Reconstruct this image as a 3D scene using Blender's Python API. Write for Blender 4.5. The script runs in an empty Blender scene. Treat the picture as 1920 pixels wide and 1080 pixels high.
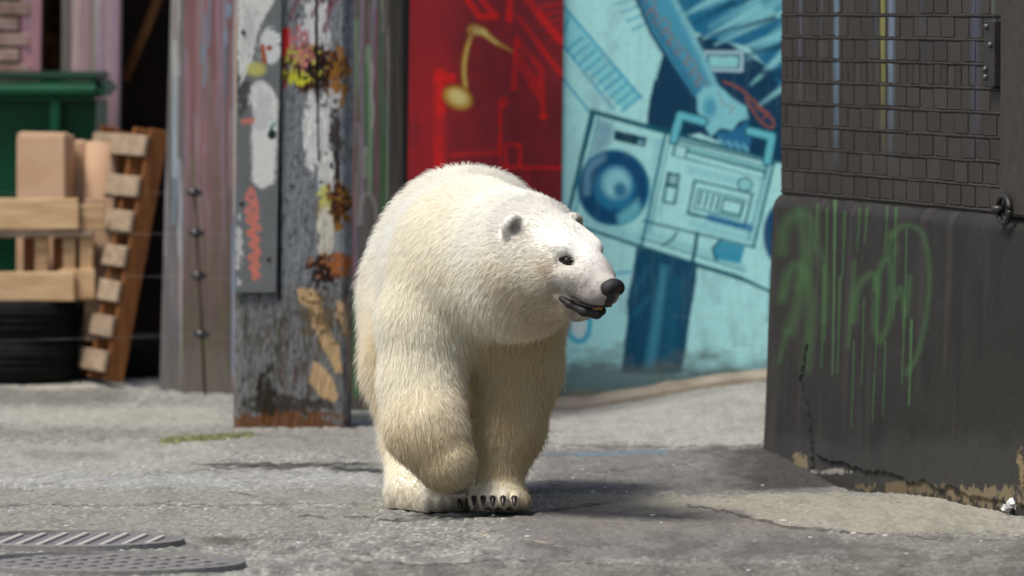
import bpy, bmesh, math, random
import numpy as np
from mathutils import Vector, Matrix

# ------------------------------------------------------------------ camera, world, sun, exposure
scn = bpy.context.scene
C = scn.collection
FPX, CAMY, CAMZ, HORIZON = 14560.0, -26.0, 1.70, 10.0
PITCH = math.atan((540 - HORIZON) / FPX)
cam = bpy.data.cameras.new('camera')
cam.lens = 36.0 * FPX / 1920.0
cam.sensor_width = 36.0
cam.clip_start, cam.clip_end = 0.5, 2000.0
cam.dof.use_dof = True
cam.dof.focus_distance = 25.75
cam.dof.aperture_fstop = 3.6
camo = bpy.data.objects.new('camera', cam)
camo.location = (0, CAMY, CAMZ)
camo.rotation_euler = (math.pi / 2 - PITCH, 0, 0)
C.objects.link(camo)
scn.camera = camo

SUN = Vector((-0.38, -0.33, 0.87)).normalized()          # direction towards the sun
world = bpy.data.worlds.new('World')
scn.world = world
world.use_nodes = True
wn = world.node_tree
sky = wn.nodes.new('ShaderNodeTexSky')
sky.sky_type = 'NISHITA'
sky.sun_disc = False
sky.sun_elevation = math.asin(SUN.z)
sky.sun_rotation = math.atan2(SUN.x, SUN.y)
sky.air_density = 1.0
sky.dust_density = 3.5
sky.ozone_density = 1.0
bgn = wn.nodes['Background']
bgn.inputs['Strength'].default_value = 0.12
wn.links.new(sky.outputs['Color'], bgn.inputs['Color'])
sl = bpy.data.lights.new('sun', 'SUN')
sl.energy = 3.1
sl.angle = math.radians(16)
sl.color = (1.0, 0.955, 0.88)
so = bpy.data.objects.new('sun', sl)
so.rotation_euler = SUN.to_track_quat('Z', 'Y').to_euler()
so.location = (-6, -4, 14)
C.objects.link(so)
scn.view_settings.view_transform = 'Standard'
scn.view_settings.look = 'None'
scn.view_settings.exposure = 0.28
scn.view_settings.gamma = 1.0
scn.render.engine = 'CYCLES'
scn.render.resolution_x, scn.render.resolution_y = 1024, 576

random.seed(7)
RNG = np.random.default_rng(11)

# ------------------------------------------------------------------ projection helpers (sizes were measured on the photograph)
CP, SP = math.cos(PITCH), math.sin(PITCH)
def W(px, py, Y):
    u = (px - 960.0) / FPX
    v = (540.0 - py) / FPX
    dx, dy, dz = u, CP + v * SP, -SP + v * CP
    t = (Y - CAMY) / dy
    return Vector((dx * t, Y, CAMZ + dz * t))
def GP(px, py, z=0.0):
    u = (px - 960.0) / FPX
    v = (540.0 - py) / FPX
    dx, dy, dz = u, CP + v * SP, -SP + v * CP
    t = (z - CAMZ) / dz
    return Vector((dx * t, CAMY + dy * t, z))
def PX(P):
    x, y, z = P[..., 0], P[..., 1] - CAMY, P[..., 2] - CAMZ
    f = y * CP - z * SP
    up = y * SP + z * CP
    return 960 + FPX * x / f, 540 - FPX * up / f

def sstep(t):
    t = np.clip(t, 0, 1)
    return t * t * (3 - 2 * t)
def gz(x, y):
    x = np.asarray(x, float); y = np.asarray(y, float)
    h = 0.118 * sstep((x - 0.15) / 1.0) * sstep((y - 1.5) / 4.5)
    h = h + 0.012 * np.exp(-((x - 1.05) / 0.30) ** 2 - ((y - 2.7) / 0.9) ** 2)
    h = h - 0.055 * np.exp(-((x - 1.17) / 0.35) ** 2 - ((y - 2.0) / 0.75) ** 2)
    h = h + 0.03 * sstep((y - 8.2) / 2.0)
    return h

# ------------------------------------------------------------------ noise and painting (numpy)
def _hash(ix, iy, seed):
    n = (ix.astype(np.int64) * 374761393 + iy.astype(np.int64) * 668265263 + seed * 974711) & 0x7fffffff
    n = ((n ^ (n >> 13)) * 1274126177) & 0x7fffffff
    n = (n ^ (n >> 16)) & 0x7fffffff
    return n.astype(np.float64) / 0x7fffffff
def vnoise(x, y, seed=0):
    x = np.asarray(x, float); y = np.asarray(y, float)
    ix, iy = np.floor(x), np.floor(y)
    fx, fy = x - ix, y - iy
    fx = fx * fx * (3 - 2 * fx); fy = fy * fy * (3 - 2 * fy)
    a = _hash(ix, iy, seed); b = _hash(ix + 1, iy, seed)
    c = _hash(ix, iy + 1, seed); d = _hash(ix + 1, iy + 1, seed)
    return (a * (1 - fx) + b * fx) * (1 - fy) + (c * (1 - fx) + d * fx) * fy
def fbm(x, y, seed=0, oct=4):
    s, a, t = 0.0, 0.5, 0.0
    for o in range(oct):
        s = s + a * vnoise(x, y, seed + o * 17); t += a
        x = x * 2.03 + 5.1; y = y * 2.03 + 9.7; a *= 0.5
    return s / t

ALB = 0.75
def S(r, g, b, k=ALB):
    c = np.array([r, g, b], float) / 255.0
    c = np.where(c <= 0.04045, c / 12.92, ((c + 0.055) / 1.055) ** 2.4)
    return np.clip(c * k, 0.002, 0.88)

class Paint:
    """colour layers on a set of wall points given in wall units (1 unit = 1 photo pixel on that wall)"""
    def __init__(s, U, V, base):
        s.U, s.V = U, V
        s.c = np.tile(np.asarray(base, float), (U.size, 1))
        s.wx = (fbm(U / 9, V / 9, 71, 3) - 0.5) * 5
        s.wy = (fbm(U / 9, V / 9, 97, 3) - 0.5) * 5
    def mix(s, a, col):
        a = np.clip(a, 0, 1)[:, None]
        s.c = s.c * (1 - a) + np.asarray(col, float) * a
    def segd(s, p, q, wob=0.0):
        x, y = s.U + s.wx * wob, s.V + s.wy * wob
        dx, dy = q[0] - p[0], q[1] - p[1]
        L = dx * dx + dy * dy + 1e-9
        t = np.clip(((x - p[0]) * dx + (y - p[1]) * dy) / L, 0, 1)
        return np.hypot(x - p[0] - dx * t, y - p[1] - dy * t), t
    def stroke(s, pts, w, col, soft=2.0, a=1.0, w2=None, wob=0.3):
        m = np.zeros(s.U.size)
        n = len(pts) - 1
        for i in range(n):
            d, t = s.segd(pts[i], pts[i + 1], wob)
            ww = w if w2 is None else w + (w2 - w) * (i + t) / n
            m = np.maximum(m, np.clip((ww / 2 + soft / 2 - d) / soft, 0, 1))
        s.mix(m * a, col)
    def poly(s, pts, col, soft=3.0, a=1.0, wob=0.4):
        x, y = s.U + s.wx * wob, s.V + s.wy * wob
        ins = np.zeros(x.size, bool)
        dm = np.full(x.size, 1e9)
        n = len(pts)
        for i in range(n):
            p, q = pts[i], pts[(i + 1) % n]
            if p[1] != q[1]:
                cr = ((p[1] > y) != (q[1] > y)) & (x < (q[0] - p[0]) * (y - p[1]) / (q[1] - p[1]) + p[0])
                ins ^= cr
            d, _ = s.segd(p, q, wob)
            dm = np.minimum(dm, d)
        sd = np.where(ins, dm, -dm)
        s.mix(np.clip(sd / soft + 0.5, 0, 1) * a, col)
    def ell(s, c, rx, ry, col, soft=4.0, a=1.0, rot=0.0):
        x, y = s.U - c[0], s.V - c[1]
        cr, sr = math.cos(rot), math.sin(rot)
        u, v = x * cr + y * sr, -x * sr + y * cr
        k = np.hypot(u / rx, v / ry)
        d = (1 - k) * min(rx, ry)
        s.mix(np.clip(d / soft + 0.5, 0, 1) * a, col)
    def blotch(s, c, rx, ry, col, thr=0.5, sc=10, seed=3, a=1.0, sx=1.0, sy=1.0, sharp=8):
        k = np.hypot((s.U - c[0]) / rx, (s.V - c[1]) / ry)
        n = fbm(s.U / (sc * sx), s.V / (sc * sy), seed, 4)
        m = np.clip((n - thr + 0.35 * (1 - k) ) * sharp, 0, 1) * np.clip((1.15 - k) * 4, 0, 1)
        s.mix(m * a, col)
    def mult(s, f):
        s.c = s.c * np.asarray(f)[:, None]
def curve(pts, n=24):
    pts = [np.array(p, float) for p in pts]
    P = [2 * pts[0] - pts[1]] + pts + [2 * pts[-1] - pts[-2]]
    out = []
    for i in range(1, len(P) - 2):
        for j in range(n // max(1, len(pts) - 1) + 1):
            t = j / (n // max(1, len(pts) - 1) + 1)
            a, b, c, d = P[i - 1], P[i], P[i + 1], P[i + 2]
            out.append(0.5 * (2 * b + (c - a) * t + (2 * a - 5 * b + 4 * c - d) * t * t + (3 * b - a - 3 * c + d) * t ** 3))
    out.append(pts[-1])
    return [tuple(o) for o in out]

# ------------------------------------------------------------------ materials
def mat_base(name, rough=0.7, spec=0.3):
    m = bpy.data.materials.new(name)
    m.use_nodes = True
    b = m.node_tree.nodes['Principled BSDF']
    b.inputs['Roughness'].default_value = rough
    b.inputs['Specular IOR Level'].default_value = spec
    return m, m.node_tree, b
def nadd(nt, typ, **kw):
    n = nt.nodes.new(typ)
    for k, v in kw.items():
        setattr(n, k, v)
    return n
def noise_node(nt, scale, detail=4, vec=None, stretch=None):
    n = nt.nodes.new('ShaderNodeTexNoise')
    n.inputs['Scale'].default_value = scale
    n.inputs['Detail'].default_value = detail
    if vec is not None:
        if stretch:
            mp = nt.nodes.new('ShaderNodeMapping')
            mp.inputs['Scale'].default_value = stretch
            nt.links.new(vec, mp.inputs['Vector'])
            vec = mp.outputs['Vector']
        nt.links.new(vec, n.inputs['Vector'])
    return n
def ramp(nt, src, lo, hi, a, b):
    r = nt.nodes.new('ShaderNodeMapRange')
    r.inputs['From Min'].default_value = lo; r.inputs['From Max'].default_value = hi
    r.inputs['To Min'].default_value = a; r.inputs['To Max'].default_value = b
    nt.links.new(src, r.inputs['Value'])
    return r.outputs['Result']
def vmul(nt, col, fac):
    v = nt.nodes.new('ShaderNodeVectorMath'); v.operation = 'SCALE'
    nt.links.new(col, v.inputs[0]); nt.links.new(fac, v.inputs['Scale'])
    return v.outputs['Vector']
def mat_vcol(name, rough=0.75, spec=0.25, scale=180, amt=0.25, bump=0.15, bscale=250, stretch=None, sub=0):
    m, nt, b = mat_base(name, rough, spec)
    at = nadd(nt, 'ShaderNodeAttribute', attribute_name='Col')
    geo = nt.nodes.new('ShaderNodeNewGeometry')
    n = noise_node(nt, scale, 4, geo.outputs['Position'], stretch)
    f = ramp(nt, n.outputs['Fac'], 0.25, 0.75, 1 - amt, 1 + amt)
    nt.links.new(vmul(nt, at.outputs['Color'], f), b.inputs['Base Color'])
    if bump:
        n2 = noise_node(nt, bscale, 5, geo.outputs['Position'], stretch)
        bp = nt.nodes.new('ShaderNodeBump')
        bp.inputs['Strength'].default_value = bump
        bp.inputs['Distance'].default_value = 0.01
        nt.links.new(n2.outputs['Fac'], bp.inputs['Height'])
        nt.links.new(bp.outputs['Normal'], b.inputs['Normal'])
    return m
def mat_noise(name, c1, c2, rough=0.7, spec=0.3, scale=8, stretch=None, bump=0.2, bscale=60, metal=0.0, coord='Object', rnd=0.0, lo=0.3, hi=0.7):
    m, nt, b = mat_base(name, rough, spec)
    b.inputs['Metallic'].default_value = metal
    tc = nt.nodes.new('ShaderNodeTexCoord')
    vec = tc.outputs['Object']
    if coord == 'World':
        vec = nt.nodes.new('ShaderNodeNewGeometry').outputs['Position']
    n = noise_node(nt, scale, 5, vec, stretch)
    mx = nadd(nt, 'ShaderNodeMix', data_type='RGBA')
    mx.inputs['A'].default_value = (*c1, 1); mx.inputs['B'].default_value = (*c2, 1)
    nt.links.new(ramp(nt, n.outputs['Fac'], lo, hi, 0, 1), mx.inputs['Factor'])
    col = mx.outputs['Result']
    if rnd:
        oi = nt.nodes.new('ShaderNodeObjectInfo')
        col = vmul(nt, col, ramp(nt, oi.outputs['Random'], 0, 1, 1 - rnd, 1 + rnd))
    nt.links.new(col, b.inputs['Base Color'])
    if bump:
        n2 = noise_node(nt, bscale, 5, vec, stretch)
        bp = nt.nodes.new('ShaderNodeBump')
        bp.inputs['Strength'].default_value = bump
        bp.inputs['Distance'].default_value = 0.01
        nt.links.new(n2.outputs['Fac'], bp.inputs['Height'])
        nt.links.new(bp.outputs['Normal'], b.inputs['Normal'])
    return m

# ------------------------------------------------------------------ object helpers
def tag(o, label, cat=None, group=None, kind=None):
    if label: o['label'] = label
    if cat: o['category'] = cat
    if group: o['group'] = group
    if kind: o['kind'] = kind
    return o
def thing(name, label, cat, loc=(0, 0, 0), group=None):
    o = bpy.data.objects.new(name, None)
    o.location = loc
    o.empty_display_size = 0.1
    C.objects.link(o)
    return tag(o, label, cat, group)
def put(o, parent):
    C.objects.link(o)
    if parent is not None:
        o.parent = parent
        loc = parent.location.copy()
        p = parent.parent
        if p is not None:
            loc = Vector((0, 0, 0)) if parent.type == 'MESH' else loc
        if parent.type == 'MESH':
            # mesh parents sit at identity in world space
            o.matrix_parent_inverse = Matrix.Identity(4)
        else:
            o.matrix_parent_inverse = Matrix.Translation(-parent.location)
    return o
def mesh(name, verts, faces, mat=None, parent=None, smooth=False, cols=None):
    me = bpy.data.meshes.new(name)
    me.from_pydata([tuple(v) for v in verts], [], faces)
    if cols is not None:
        ca = me.color_attributes.new('Col', 'FLOAT_COLOR', 'POINT')
        a = np.ones((len(verts), 4), np.float32); a[:, :3] = cols
        ca.data.foreach_set('color', a.ravel())
    if smooth:
        me.polygons.foreach_set('use_smooth', np.ones(len(me.polygons), bool))
    if mat: me.materials.append(mat)
    me.update()
    return put(bpy.data.objects.new(name, me), parent)
def np_mesh(name, V, Q, mat=None, parent=None, smooth=True, cols=None):
    """V (n,3), Q (m,4) quads, fast path"""
    me = bpy.data.meshes.new(name)
    me.vertices.add(len(V)); me.vertices.foreach_set('co', np.asarray(V, np.float32).ravel())
    k = Q.shape[1]
    me.loops.add(len(Q) * k); me.loops.foreach_set('vertex_index', np.asarray(Q, np.int32).ravel())
    me.polygons.add(len(Q))
    me.polygons.foreach_set('loop_start', np.arange(0, len(Q) * k, k, dtype=np.int32))
    me.update(calc_edges=True)
    me.polygons.foreach_set('use_smooth', np.full(len(Q), smooth, bool))
    if cols is not None:
        ca = me.color_attributes.new('Col', 'FLOAT_COLOR', 'POINT')
        a = np.ones((len(V), 4), np.float32); a[:, :3] = cols
        ca.data.foreach_set('color', a.ravel())
    if mat: me.materials.append(mat)
    me.update()
    return put(bpy.data.objects.new(name, me), parent)
def bm_obj(name, bm, mat, parent=None, smooth=False):
    me = bpy.data.meshes.new(name)
    bmesh.ops.recalc_face_normals(bm, faces=bm.faces)
    bm.to_mesh(me); bm.free()
    if smooth: me.polygons.foreach_set('use_smooth', np.ones(len(me.polygons), bool))
    if mat: me.materials.append(mat)
    return put(bpy.data.objects.new(name, me), parent)
def box_bm(size, bev=0.004, jit=0.0, seg=1, M=None):
    bm = bmesh.new()
    bmesh.ops.create_cube(bm, size=1.0)
    for v in bm.verts:
        v.co = Vector((v.co.x * size[0], v.co.y * size[1], v.co.z * size[2]))
        if jit: v.co += Vector((random.uniform(-jit, jit), random.uniform(-jit, jit), random.uniform(-jit, jit)))
    if bev: bmesh.ops.bevel(bm, geom=bm.edges[:], offset=bev, segments=seg, affect='EDGES')
    if M is not None: bm.transform(M)
    return bm
def box(name, c, size, mat, parent=None, bev=0.004, jit=0.0, M=None):
    m = Matrix.Translation(Vector(c))
    if M is not None: m = m @ M
    return bm_obj(name, box_bm(size, bev, jit, M=m), mat, parent)
def tube_vf(pts, rad, seg=8, cap=True):
    pts = [Vector(p) for p in pts]
    V, F = [], []
    n = len(pts)
    up = Vector((0.13, 0.3, 0.94))
    for i, p in enumerate(pts):
        d = (pts[min(i + 1, n - 1)] - pts[max(i - 1, 0)]).normalized()
        a = d.cross(up).normalized(); b = d.cross(a)
        r = rad[i] if isinstance(rad, (list, tuple)) else rad
        for k in range(seg):
            t = 2 * math.pi * k / seg
            V.append(p + a * (math.cos(t) * r) + b * (math.sin(t) * r))
    for i in range(n - 1):
        for k in range(seg):
            k2 = (k + 1) % seg
            F.append((i * seg + k, i * seg + k2, (i + 1) * seg + k2, (i + 1) * seg + k))
    if cap:
        F.append(tuple(range(seg - 1, -1, -1)))
        F.append(tuple((n - 1) * seg + k for k in range(seg)))
    return V, F
def tube(name, pts, rad, mat, parent=None, seg=8):
    V, F = tube_vf(pts, rad, seg)
    return mesh(name, V, F, mat, parent, smooth=True)
def lathe(name, prof, c, mat, parent=None, seg=40, smooth=True):
    V, F = [], []
    for (r, z) in prof:
        for k in range(seg):
            t = 2 * math.pi * k / seg
            V.append((c[0] + r * math.cos(t), c[1] + r * math.sin(t), c[2] + z))
    n = len(prof)
    for i in range(n - 1):
        for k in range(seg):
            k2 = (k + 1) % seg
            F.append((i * seg + k, i * seg + k2, (i + 1) * seg + k2, (i + 1) * seg + k))
    if prof[0][0] > 1e-4: pass
    return mesh(name, V, F, mat, parent, smooth=smooth)

def slab(name, mat, parent, x0, x1, xb0, xb1, pb, pt, Yl, Yr, thick, ru, rv, painter, embed=0.03, relief=0.0):
    """upright painted slab. x0,x1: edges at photo row 0; xb0,xb1: edges at row pb (its foot); pt: row of its top."""
    nu = int(ru); nv = int(rv)
    tv = np.linspace(0, 1, nv + 1); tu = np.linspace(0, 1, nu + 1)
    rows = pb + (pt - pb) * tv
    Vv = np.zeros((nv + 1, nu + 1, 3)); UU = np.zeros((nv + 1, nu + 1)); VV = np.zeros((nv + 1, nu + 1))
    for j, py in enumerate(rows):
        l = xb0 + (x0 - xb0) * (pb - py) / pb
        r = xb1 + (x1 - xb1) * (pb - py) / pb
        a, b = W(l, py, Yl), W(r, py, Yr)
        Vv[j, :, 0] = a.x + (b.x - a.x) * tu
        Vv[j, :, 1] = a.y + (b.y - a.y) * tu
        Vv[j, :, 2] = a.z + (b.z - a.z) * tu
        UU[j] = l + (r - l) * tu; VV[j] = py
    if embed is not None: Vv[0, :, 2] = np.minimum(Vv[0, :, 2], gz(Vv[0, :, 0], Vv[0, :, 1])) - embed
    P = Vv.reshape(-1, 3); U = UU.ravel(); Vp = VV.ravel()
    res = painter(U, Vp)
    if isinstance(res, tuple): cols, disp = res
    else: cols, disp = res, None
    nrm = np.array([-(Yr - Yl), (P[nu, 0] - P[0, 0]), 0.0]); nrm = -nrm / np.linalg.norm(nrm)
    if disp is not None: P = P + nrm[None] * disp[:, None]
    idx = np.arange((nv + 1) * (nu + 1)).reshape(nv + 1, nu + 1)
    Q = np.stack([idx[:-1, :-1], idx[:-1, 1:], idx[1:, 1:], idx[1:, :-1]], -1).reshape(-1, 4)
    ring = np.concatenate([idx[0, :], idx[1:, -1], idx[-1, -2::-1], idx[-2:0:-1, 0]])
    back = P[ring] - nrm[None] * thick
    n0 = len(P); m = len(ring)
    bi = np.arange(n0, n0 + m)
    Q2 = np.stack([ring, bi, np.roll(bi, -1), np.roll(ring, -1)], -1)
    Vall = np.vstack([P, back]); call = np.vstack([cols, cols[ring]])
    o = np_mesh(name, Vall, np.vstack([Q, Q2]), mat, parent, smooth=False, cols=call)
    return o

# =================================================================== MATERIALS
M_ground = mat_vcol('concrete_ground', 0.9, 0.15, 140, 0.30, 0.5, 160)
M_mural = mat_vcol('painted_render', 0.8, 0.2, 120, 0.06, 0.25, 90)
M_post = mat_vcol('weathered_post', 0.85, 0.15, 90, 0.16, 0.4, 120, (1, 1, 0.35))
M_plank = mat_vcol('painted_planks', 0.8, 0.2, 60, 0.12, 0.35, 90, (1, 1, 0.12))
M_plinth = mat_vcol('dark_plinth', 0.72, 0.3, 110, 0.16, 0.3, 140)
M_steel = mat_noise('dark_steel', S(40, 40, 40), S(62, 58, 55), 0.45, 0.5, 30, metal=0.3)
M_bolt = mat_noise('bolt_steel', S(70, 68, 66), S(110, 108, 105), 0.4, 0.5, 60, metal=0.6)
M_mortar = mat_noise('dark_mortar', S(50, 46, 43), S(66, 62, 58), 0.85, 0.2, 40, coord='World')
M_green = mat_noise('green_enamel', S(2, 66, 40, 0.9), S(4, 76, 48, 0.9), 0.45, 0.25, 4, bump=0.03, bscale=8)
M_greend = mat_noise('green_enamel_dark', S(2, 44, 28, 0.9), S(4, 54, 34, 0.9), 0.5, 0.25, 5, bump=0.03)
M_card = mat_noise('cardboard', S(190, 155, 125), S(206, 172, 142), 0.85, 0.15, 6, bump=0.05, rnd=0.08)
M_wood = mat_noise('pallet_wood', S(186, 148, 106), S(222, 190, 150), 0.8, 0.2, 5, (1, 6, 6), 0.2, 30, rnd=0.14)
M_woodg = mat_noise('grey_pallet_wood', S(150, 130, 108), S(182, 162, 138), 0.85, 0.15, 5, (6, 1, 6), 0.2, 30, rnd=0.12)
M_woodb = mat_noise('brown_stringer', S(108, 66, 34), S(146, 94, 52), 0.75, 0.2, 4, (6, 6, 1), 0.2, 30, rnd=0.12)
M_rubber = mat_noise('tyre_rubber', (0.005, 0.005, 0.006), (0.010, 0.010, 0.010), 0.85, 0.15, 20)
M_dark = mat_noise('dark_interior', S(30, 22, 20), S(48, 34, 28), 0.9, 0.1, 3)  # shade inside the rear openings put into the colour
M_rust = mat_noise('rusty_sheet', S(48, 34, 20), S(128, 86, 20), 0.85, 0.2, 14, bump=0.2, lo=0.42, hi=0.72)
M_rod = mat_noise('rod_rust', S(60, 48, 34), S(92, 76, 52), 0.6, 0.4, 30)
M_insul = mat_noise('black_insulator', (0.012, 0.012, 0.013), (0.02, 0.02, 0.022), 0.22, 0.6, 10, bump=0)
M_wire = mat_noise('fence_wire', S(150, 150, 150), S(190, 190, 190), 0.35, 0.5, 50, metal=0.7, bump=0)
M_paper = mat_noise('white_paper', (0.60, 0.60, 0.60), (0.72, 0.72, 0.71), 0.8, 0.2, 10, bump=0.05)
M_iron = mat_noise('cast_iron', S(108, 102, 106), S(134, 128, 130), 0.7, 0.3, 60, metal=0.0, bump=0.3, coord='World')
M_ironl = mat_noise('worn_iron', S(176, 174, 164), S(200, 198, 188), 0.6, 0.3, 60, metal=0.0, bump=0.2, coord='World')
M_stud = mat_noise('stud_iron', S(118, 116, 114), S(144, 142, 138), 0.7, 0.3, 60, metal=0.0, bump=0.2, coord='World')
M_moss = mat_noise('moss', S(92, 100, 62), S(172, 168, 126), 0.95, 0.1, 60, bump=0.4, coord='World')
M_upper = mat_noise('dark_brick_paint', S(58, 54, 50), S(70, 66, 61), 0.7, 0.3, 20, coord='World')

# =================================================================== GROUND (one sheet to the horizon)
def nonuni(a, b, step, outer):
    core = np.arange(a, b + 1e-6, step)
    ext = []
    d = step
    x = b
    while x < outer:
        d *= 1.35; x = x + d; ext.append(x)
    ext = np.array(ext)
    return np.concatenate([(a - (ext - b))[::-1], core, ext])
def build_ground():
    xs = nonuni(-2.9, 2.3, 0.0085, 400)
    ys = nonuni(-3.0, 11.0, 0.020, 400)
    X, Y = np.meshgrid(xs, ys)
    x, y = X.ravel(), Y.ravel()
    z = gz(x, y)
    P = np.stack([x, y, z], -1)
    near = (np.abs(x) < 6) & (y > -6) & (y < 14)
    U = np.full(x.size, -9999.0); V = np.full(x.size, -9999.0)
    U[near], V[near] = PX(P[near])
    p = Paint(U, V, S(147, 146, 139))
    big = fbm(x * 0.9, y * 0.45, 5, 4)
    p.mult(0.80 + 0.40 * big)
    fine = fbm(x * 60, y * 26, 9, 3)
    p.mult(0.64 + 0.72 * fine)
    p.mult(0.79 + 0.42 * fbm(x * 120, y * 15, 29, 2))
    speck = fbm(x * 150, y * 30, 19, 2)
    p.mix(np.clip((speck - 0.68) * 9, 0, 0.6), S(215, 212, 202))
    p.mix(np.clip((0.32 - speck) * 9, 0, 0.6), S(78, 76, 74))
    warp = (fbm(U / 60, V / 9, 31, 3) - 0.5)
    Vw = V + warp * 16
    def band(v0, v1, u0, u1, col, a, soft=3, su=40):
        m = np.clip((Vw - v0) / soft, 0, 1) * np.clip((v1 - Vw) / soft, 0, 1)
        m = m * np.clip((U - u0) / su, 0, 1) * np.clip((u1 - U) / su, 0, 1)
        n = fbm(U / 40, V / 5, int(v0), 3)
        p.mix(m * a * np.clip(0.4 + n * 1.2, 0, 1), col)
    # far left yard: pale strip, dark damp patch, olive tint
    band(715, 728, -50, 450, S(188, 184, 172), 0.7)
    band(728, 760, -60, 260, S(112, 112, 102), 0.75, 6)
    band(760, 800, -60, 440, S(176, 175, 162), 0.6, 8)
    band(800, 824, -60, 480, S(120, 120, 106), 0.45, 6)
    band(826, 890, -60, 420, S(172, 170, 160), 0.55, 8)
    band(838, 866, 20, 240, S(120, 118, 106), 0.5, 8)
    band(802, 850, 430, 720, S(138, 134, 126), 0.6, 6)
    # dark wet seam and powdery pale strip
    band(868, 880, 340, 730, S(84, 82, 80), 0.9, 3, 60)
    band(884, 916, -60, 760, S(184, 188, 190), 0.42, 14, 80)
    band(876, 882, 600, 740, S(60, 64, 66), 0.9, 2, 30)
    band(918, 945, -60, 720, S(146, 143, 136), 0.7, 5)
    band(946, 948.5, -60, 720, S(84, 80, 76), 0.7, 1.2)
    band(950, 1000, -60, 720, S(142, 139, 130), 0.5, 6)
    band(1004, 1020, 340, 520, S(92, 90, 78), 0.75, 6, 60)
    # right side of the yard
    band(716, 836, 1010, 1460, S(176, 174, 165), 0.6, 6)
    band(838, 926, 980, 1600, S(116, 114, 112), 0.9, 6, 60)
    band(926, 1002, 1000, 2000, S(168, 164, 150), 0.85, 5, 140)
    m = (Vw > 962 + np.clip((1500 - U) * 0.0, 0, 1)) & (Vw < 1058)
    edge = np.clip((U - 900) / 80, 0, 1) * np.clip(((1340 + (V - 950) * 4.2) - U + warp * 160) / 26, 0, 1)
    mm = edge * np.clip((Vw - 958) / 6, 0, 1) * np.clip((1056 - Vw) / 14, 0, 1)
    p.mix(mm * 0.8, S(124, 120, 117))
    band(1052, 1100, 640, 2000, S(108, 105, 97), 0.6, 12)
    band(1000, 1060, 1560, 2000, S(126, 123, 113), 0.6, 12)
    mott = fbm(x * 13, y * 3.2, 61, 5)
    p.mult(1 - np.clip((V - 985) / 40, 0, 1) * np.clip((mott - 0.44) * 2.2, 0, 0.22))
    p.mult(1 - np.clip((mott - 0.58) * 2.5, 0, 0.13))
    # dark asphalt feathered against the dark building
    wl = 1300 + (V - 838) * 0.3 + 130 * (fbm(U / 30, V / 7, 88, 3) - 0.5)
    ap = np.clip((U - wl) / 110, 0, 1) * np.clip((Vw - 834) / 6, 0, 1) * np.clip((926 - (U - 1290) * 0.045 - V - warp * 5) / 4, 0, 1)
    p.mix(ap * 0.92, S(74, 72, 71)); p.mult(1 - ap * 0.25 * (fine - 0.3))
    # cracks
    def crack(pts, w, col=S(58, 56, 54), a=0.68):
        n = (fbm(U / 14, V * 0 + w, int(pts[0][0]), 3) - 0.5) * 7
        Vs = p.V; p.V = V + n
        br = np.clip((fbm(U / 22, V / 4, int(pts[0][1]), 3) - 0.33) * 6, 0, 1)
        mk = np.zeros(U.size)
        for i in range(len(pts) - 1):
            d, t = p.segd(pts[i], pts[i + 1])
            mk = np.maximum(mk, np.clip((w / 2 + 0.8 - d) / 1.6, 0, 1))
        p.mix(mk * a * br, col); p.V = Vs
    crack([(300, 830), (480, 815), (720, 838)], 2)
    crack([(350, 882), (520, 872), (720, 868)], 4)
    crack([(620, 880), (720, 884)], 5, S(50, 54, 56))
    crack([(-40, 948), (300, 946), (720, 952)], 1.6)
    crack([(560, 968), (720, 973), (1000, 962), (1140, 942)], 4, S(58, 54, 52))
    crack([(700, 980), (900, 970)], 5, S(66, 62, 60))
    crack([(1020, 832), (1120, 838), (1260, 838), (1430, 836)], 3, S(84, 84, 78))
    crack([(1010, 893), (1180, 880), (1300, 868)], 2.2)
    crack([(1290, 948), (1370, 962), (1480, 990), (1640, 1002)], 5, S(66, 62, 56))
    crack([(1640, 1002), (1800, 1012), (1960, 1010)], 3, S(80, 76, 70))
    crack([(640, 1050), (780, 1062), (960, 1050), (1200, 1062)], 5, S(70, 68, 60))
    crack([(880, 1000), (1010, 1014), (1060, 1024)], 2.4, S(186, 176, 156), 0.7)
    crack([(430, 922), (480, 930)], 2.5)
    # old blue paint drag on the concrete
    p.stroke([(1020, 853), (1120, 852), (1250, 846)], 4, S(84, 128, 148), 4, 0.7)
    p.stroke([(1000, 852), (1080, 853)], 3, S(120, 86, 70), 3, 0.5)
    # grime at the foot of the mural and plinth
    idx = np.arange(x.size).reshape(X.shape)
    Q = np.stack([idx[:-1, :-1], idx[:-1, 1:], idx[1:, 1:], idx[1:, :-1]], -1).reshape(-1, 4)
    z2 = z + np.where(near, (fbm(x * 7, y * 7, 41, 4) - 0.5) * 0.010 + (fine - 0.5) * 0.013, 0)
    P[:, 2] = z2
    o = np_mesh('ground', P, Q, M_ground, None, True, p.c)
    tag(o, None, kind='structure')
build_ground()

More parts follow.
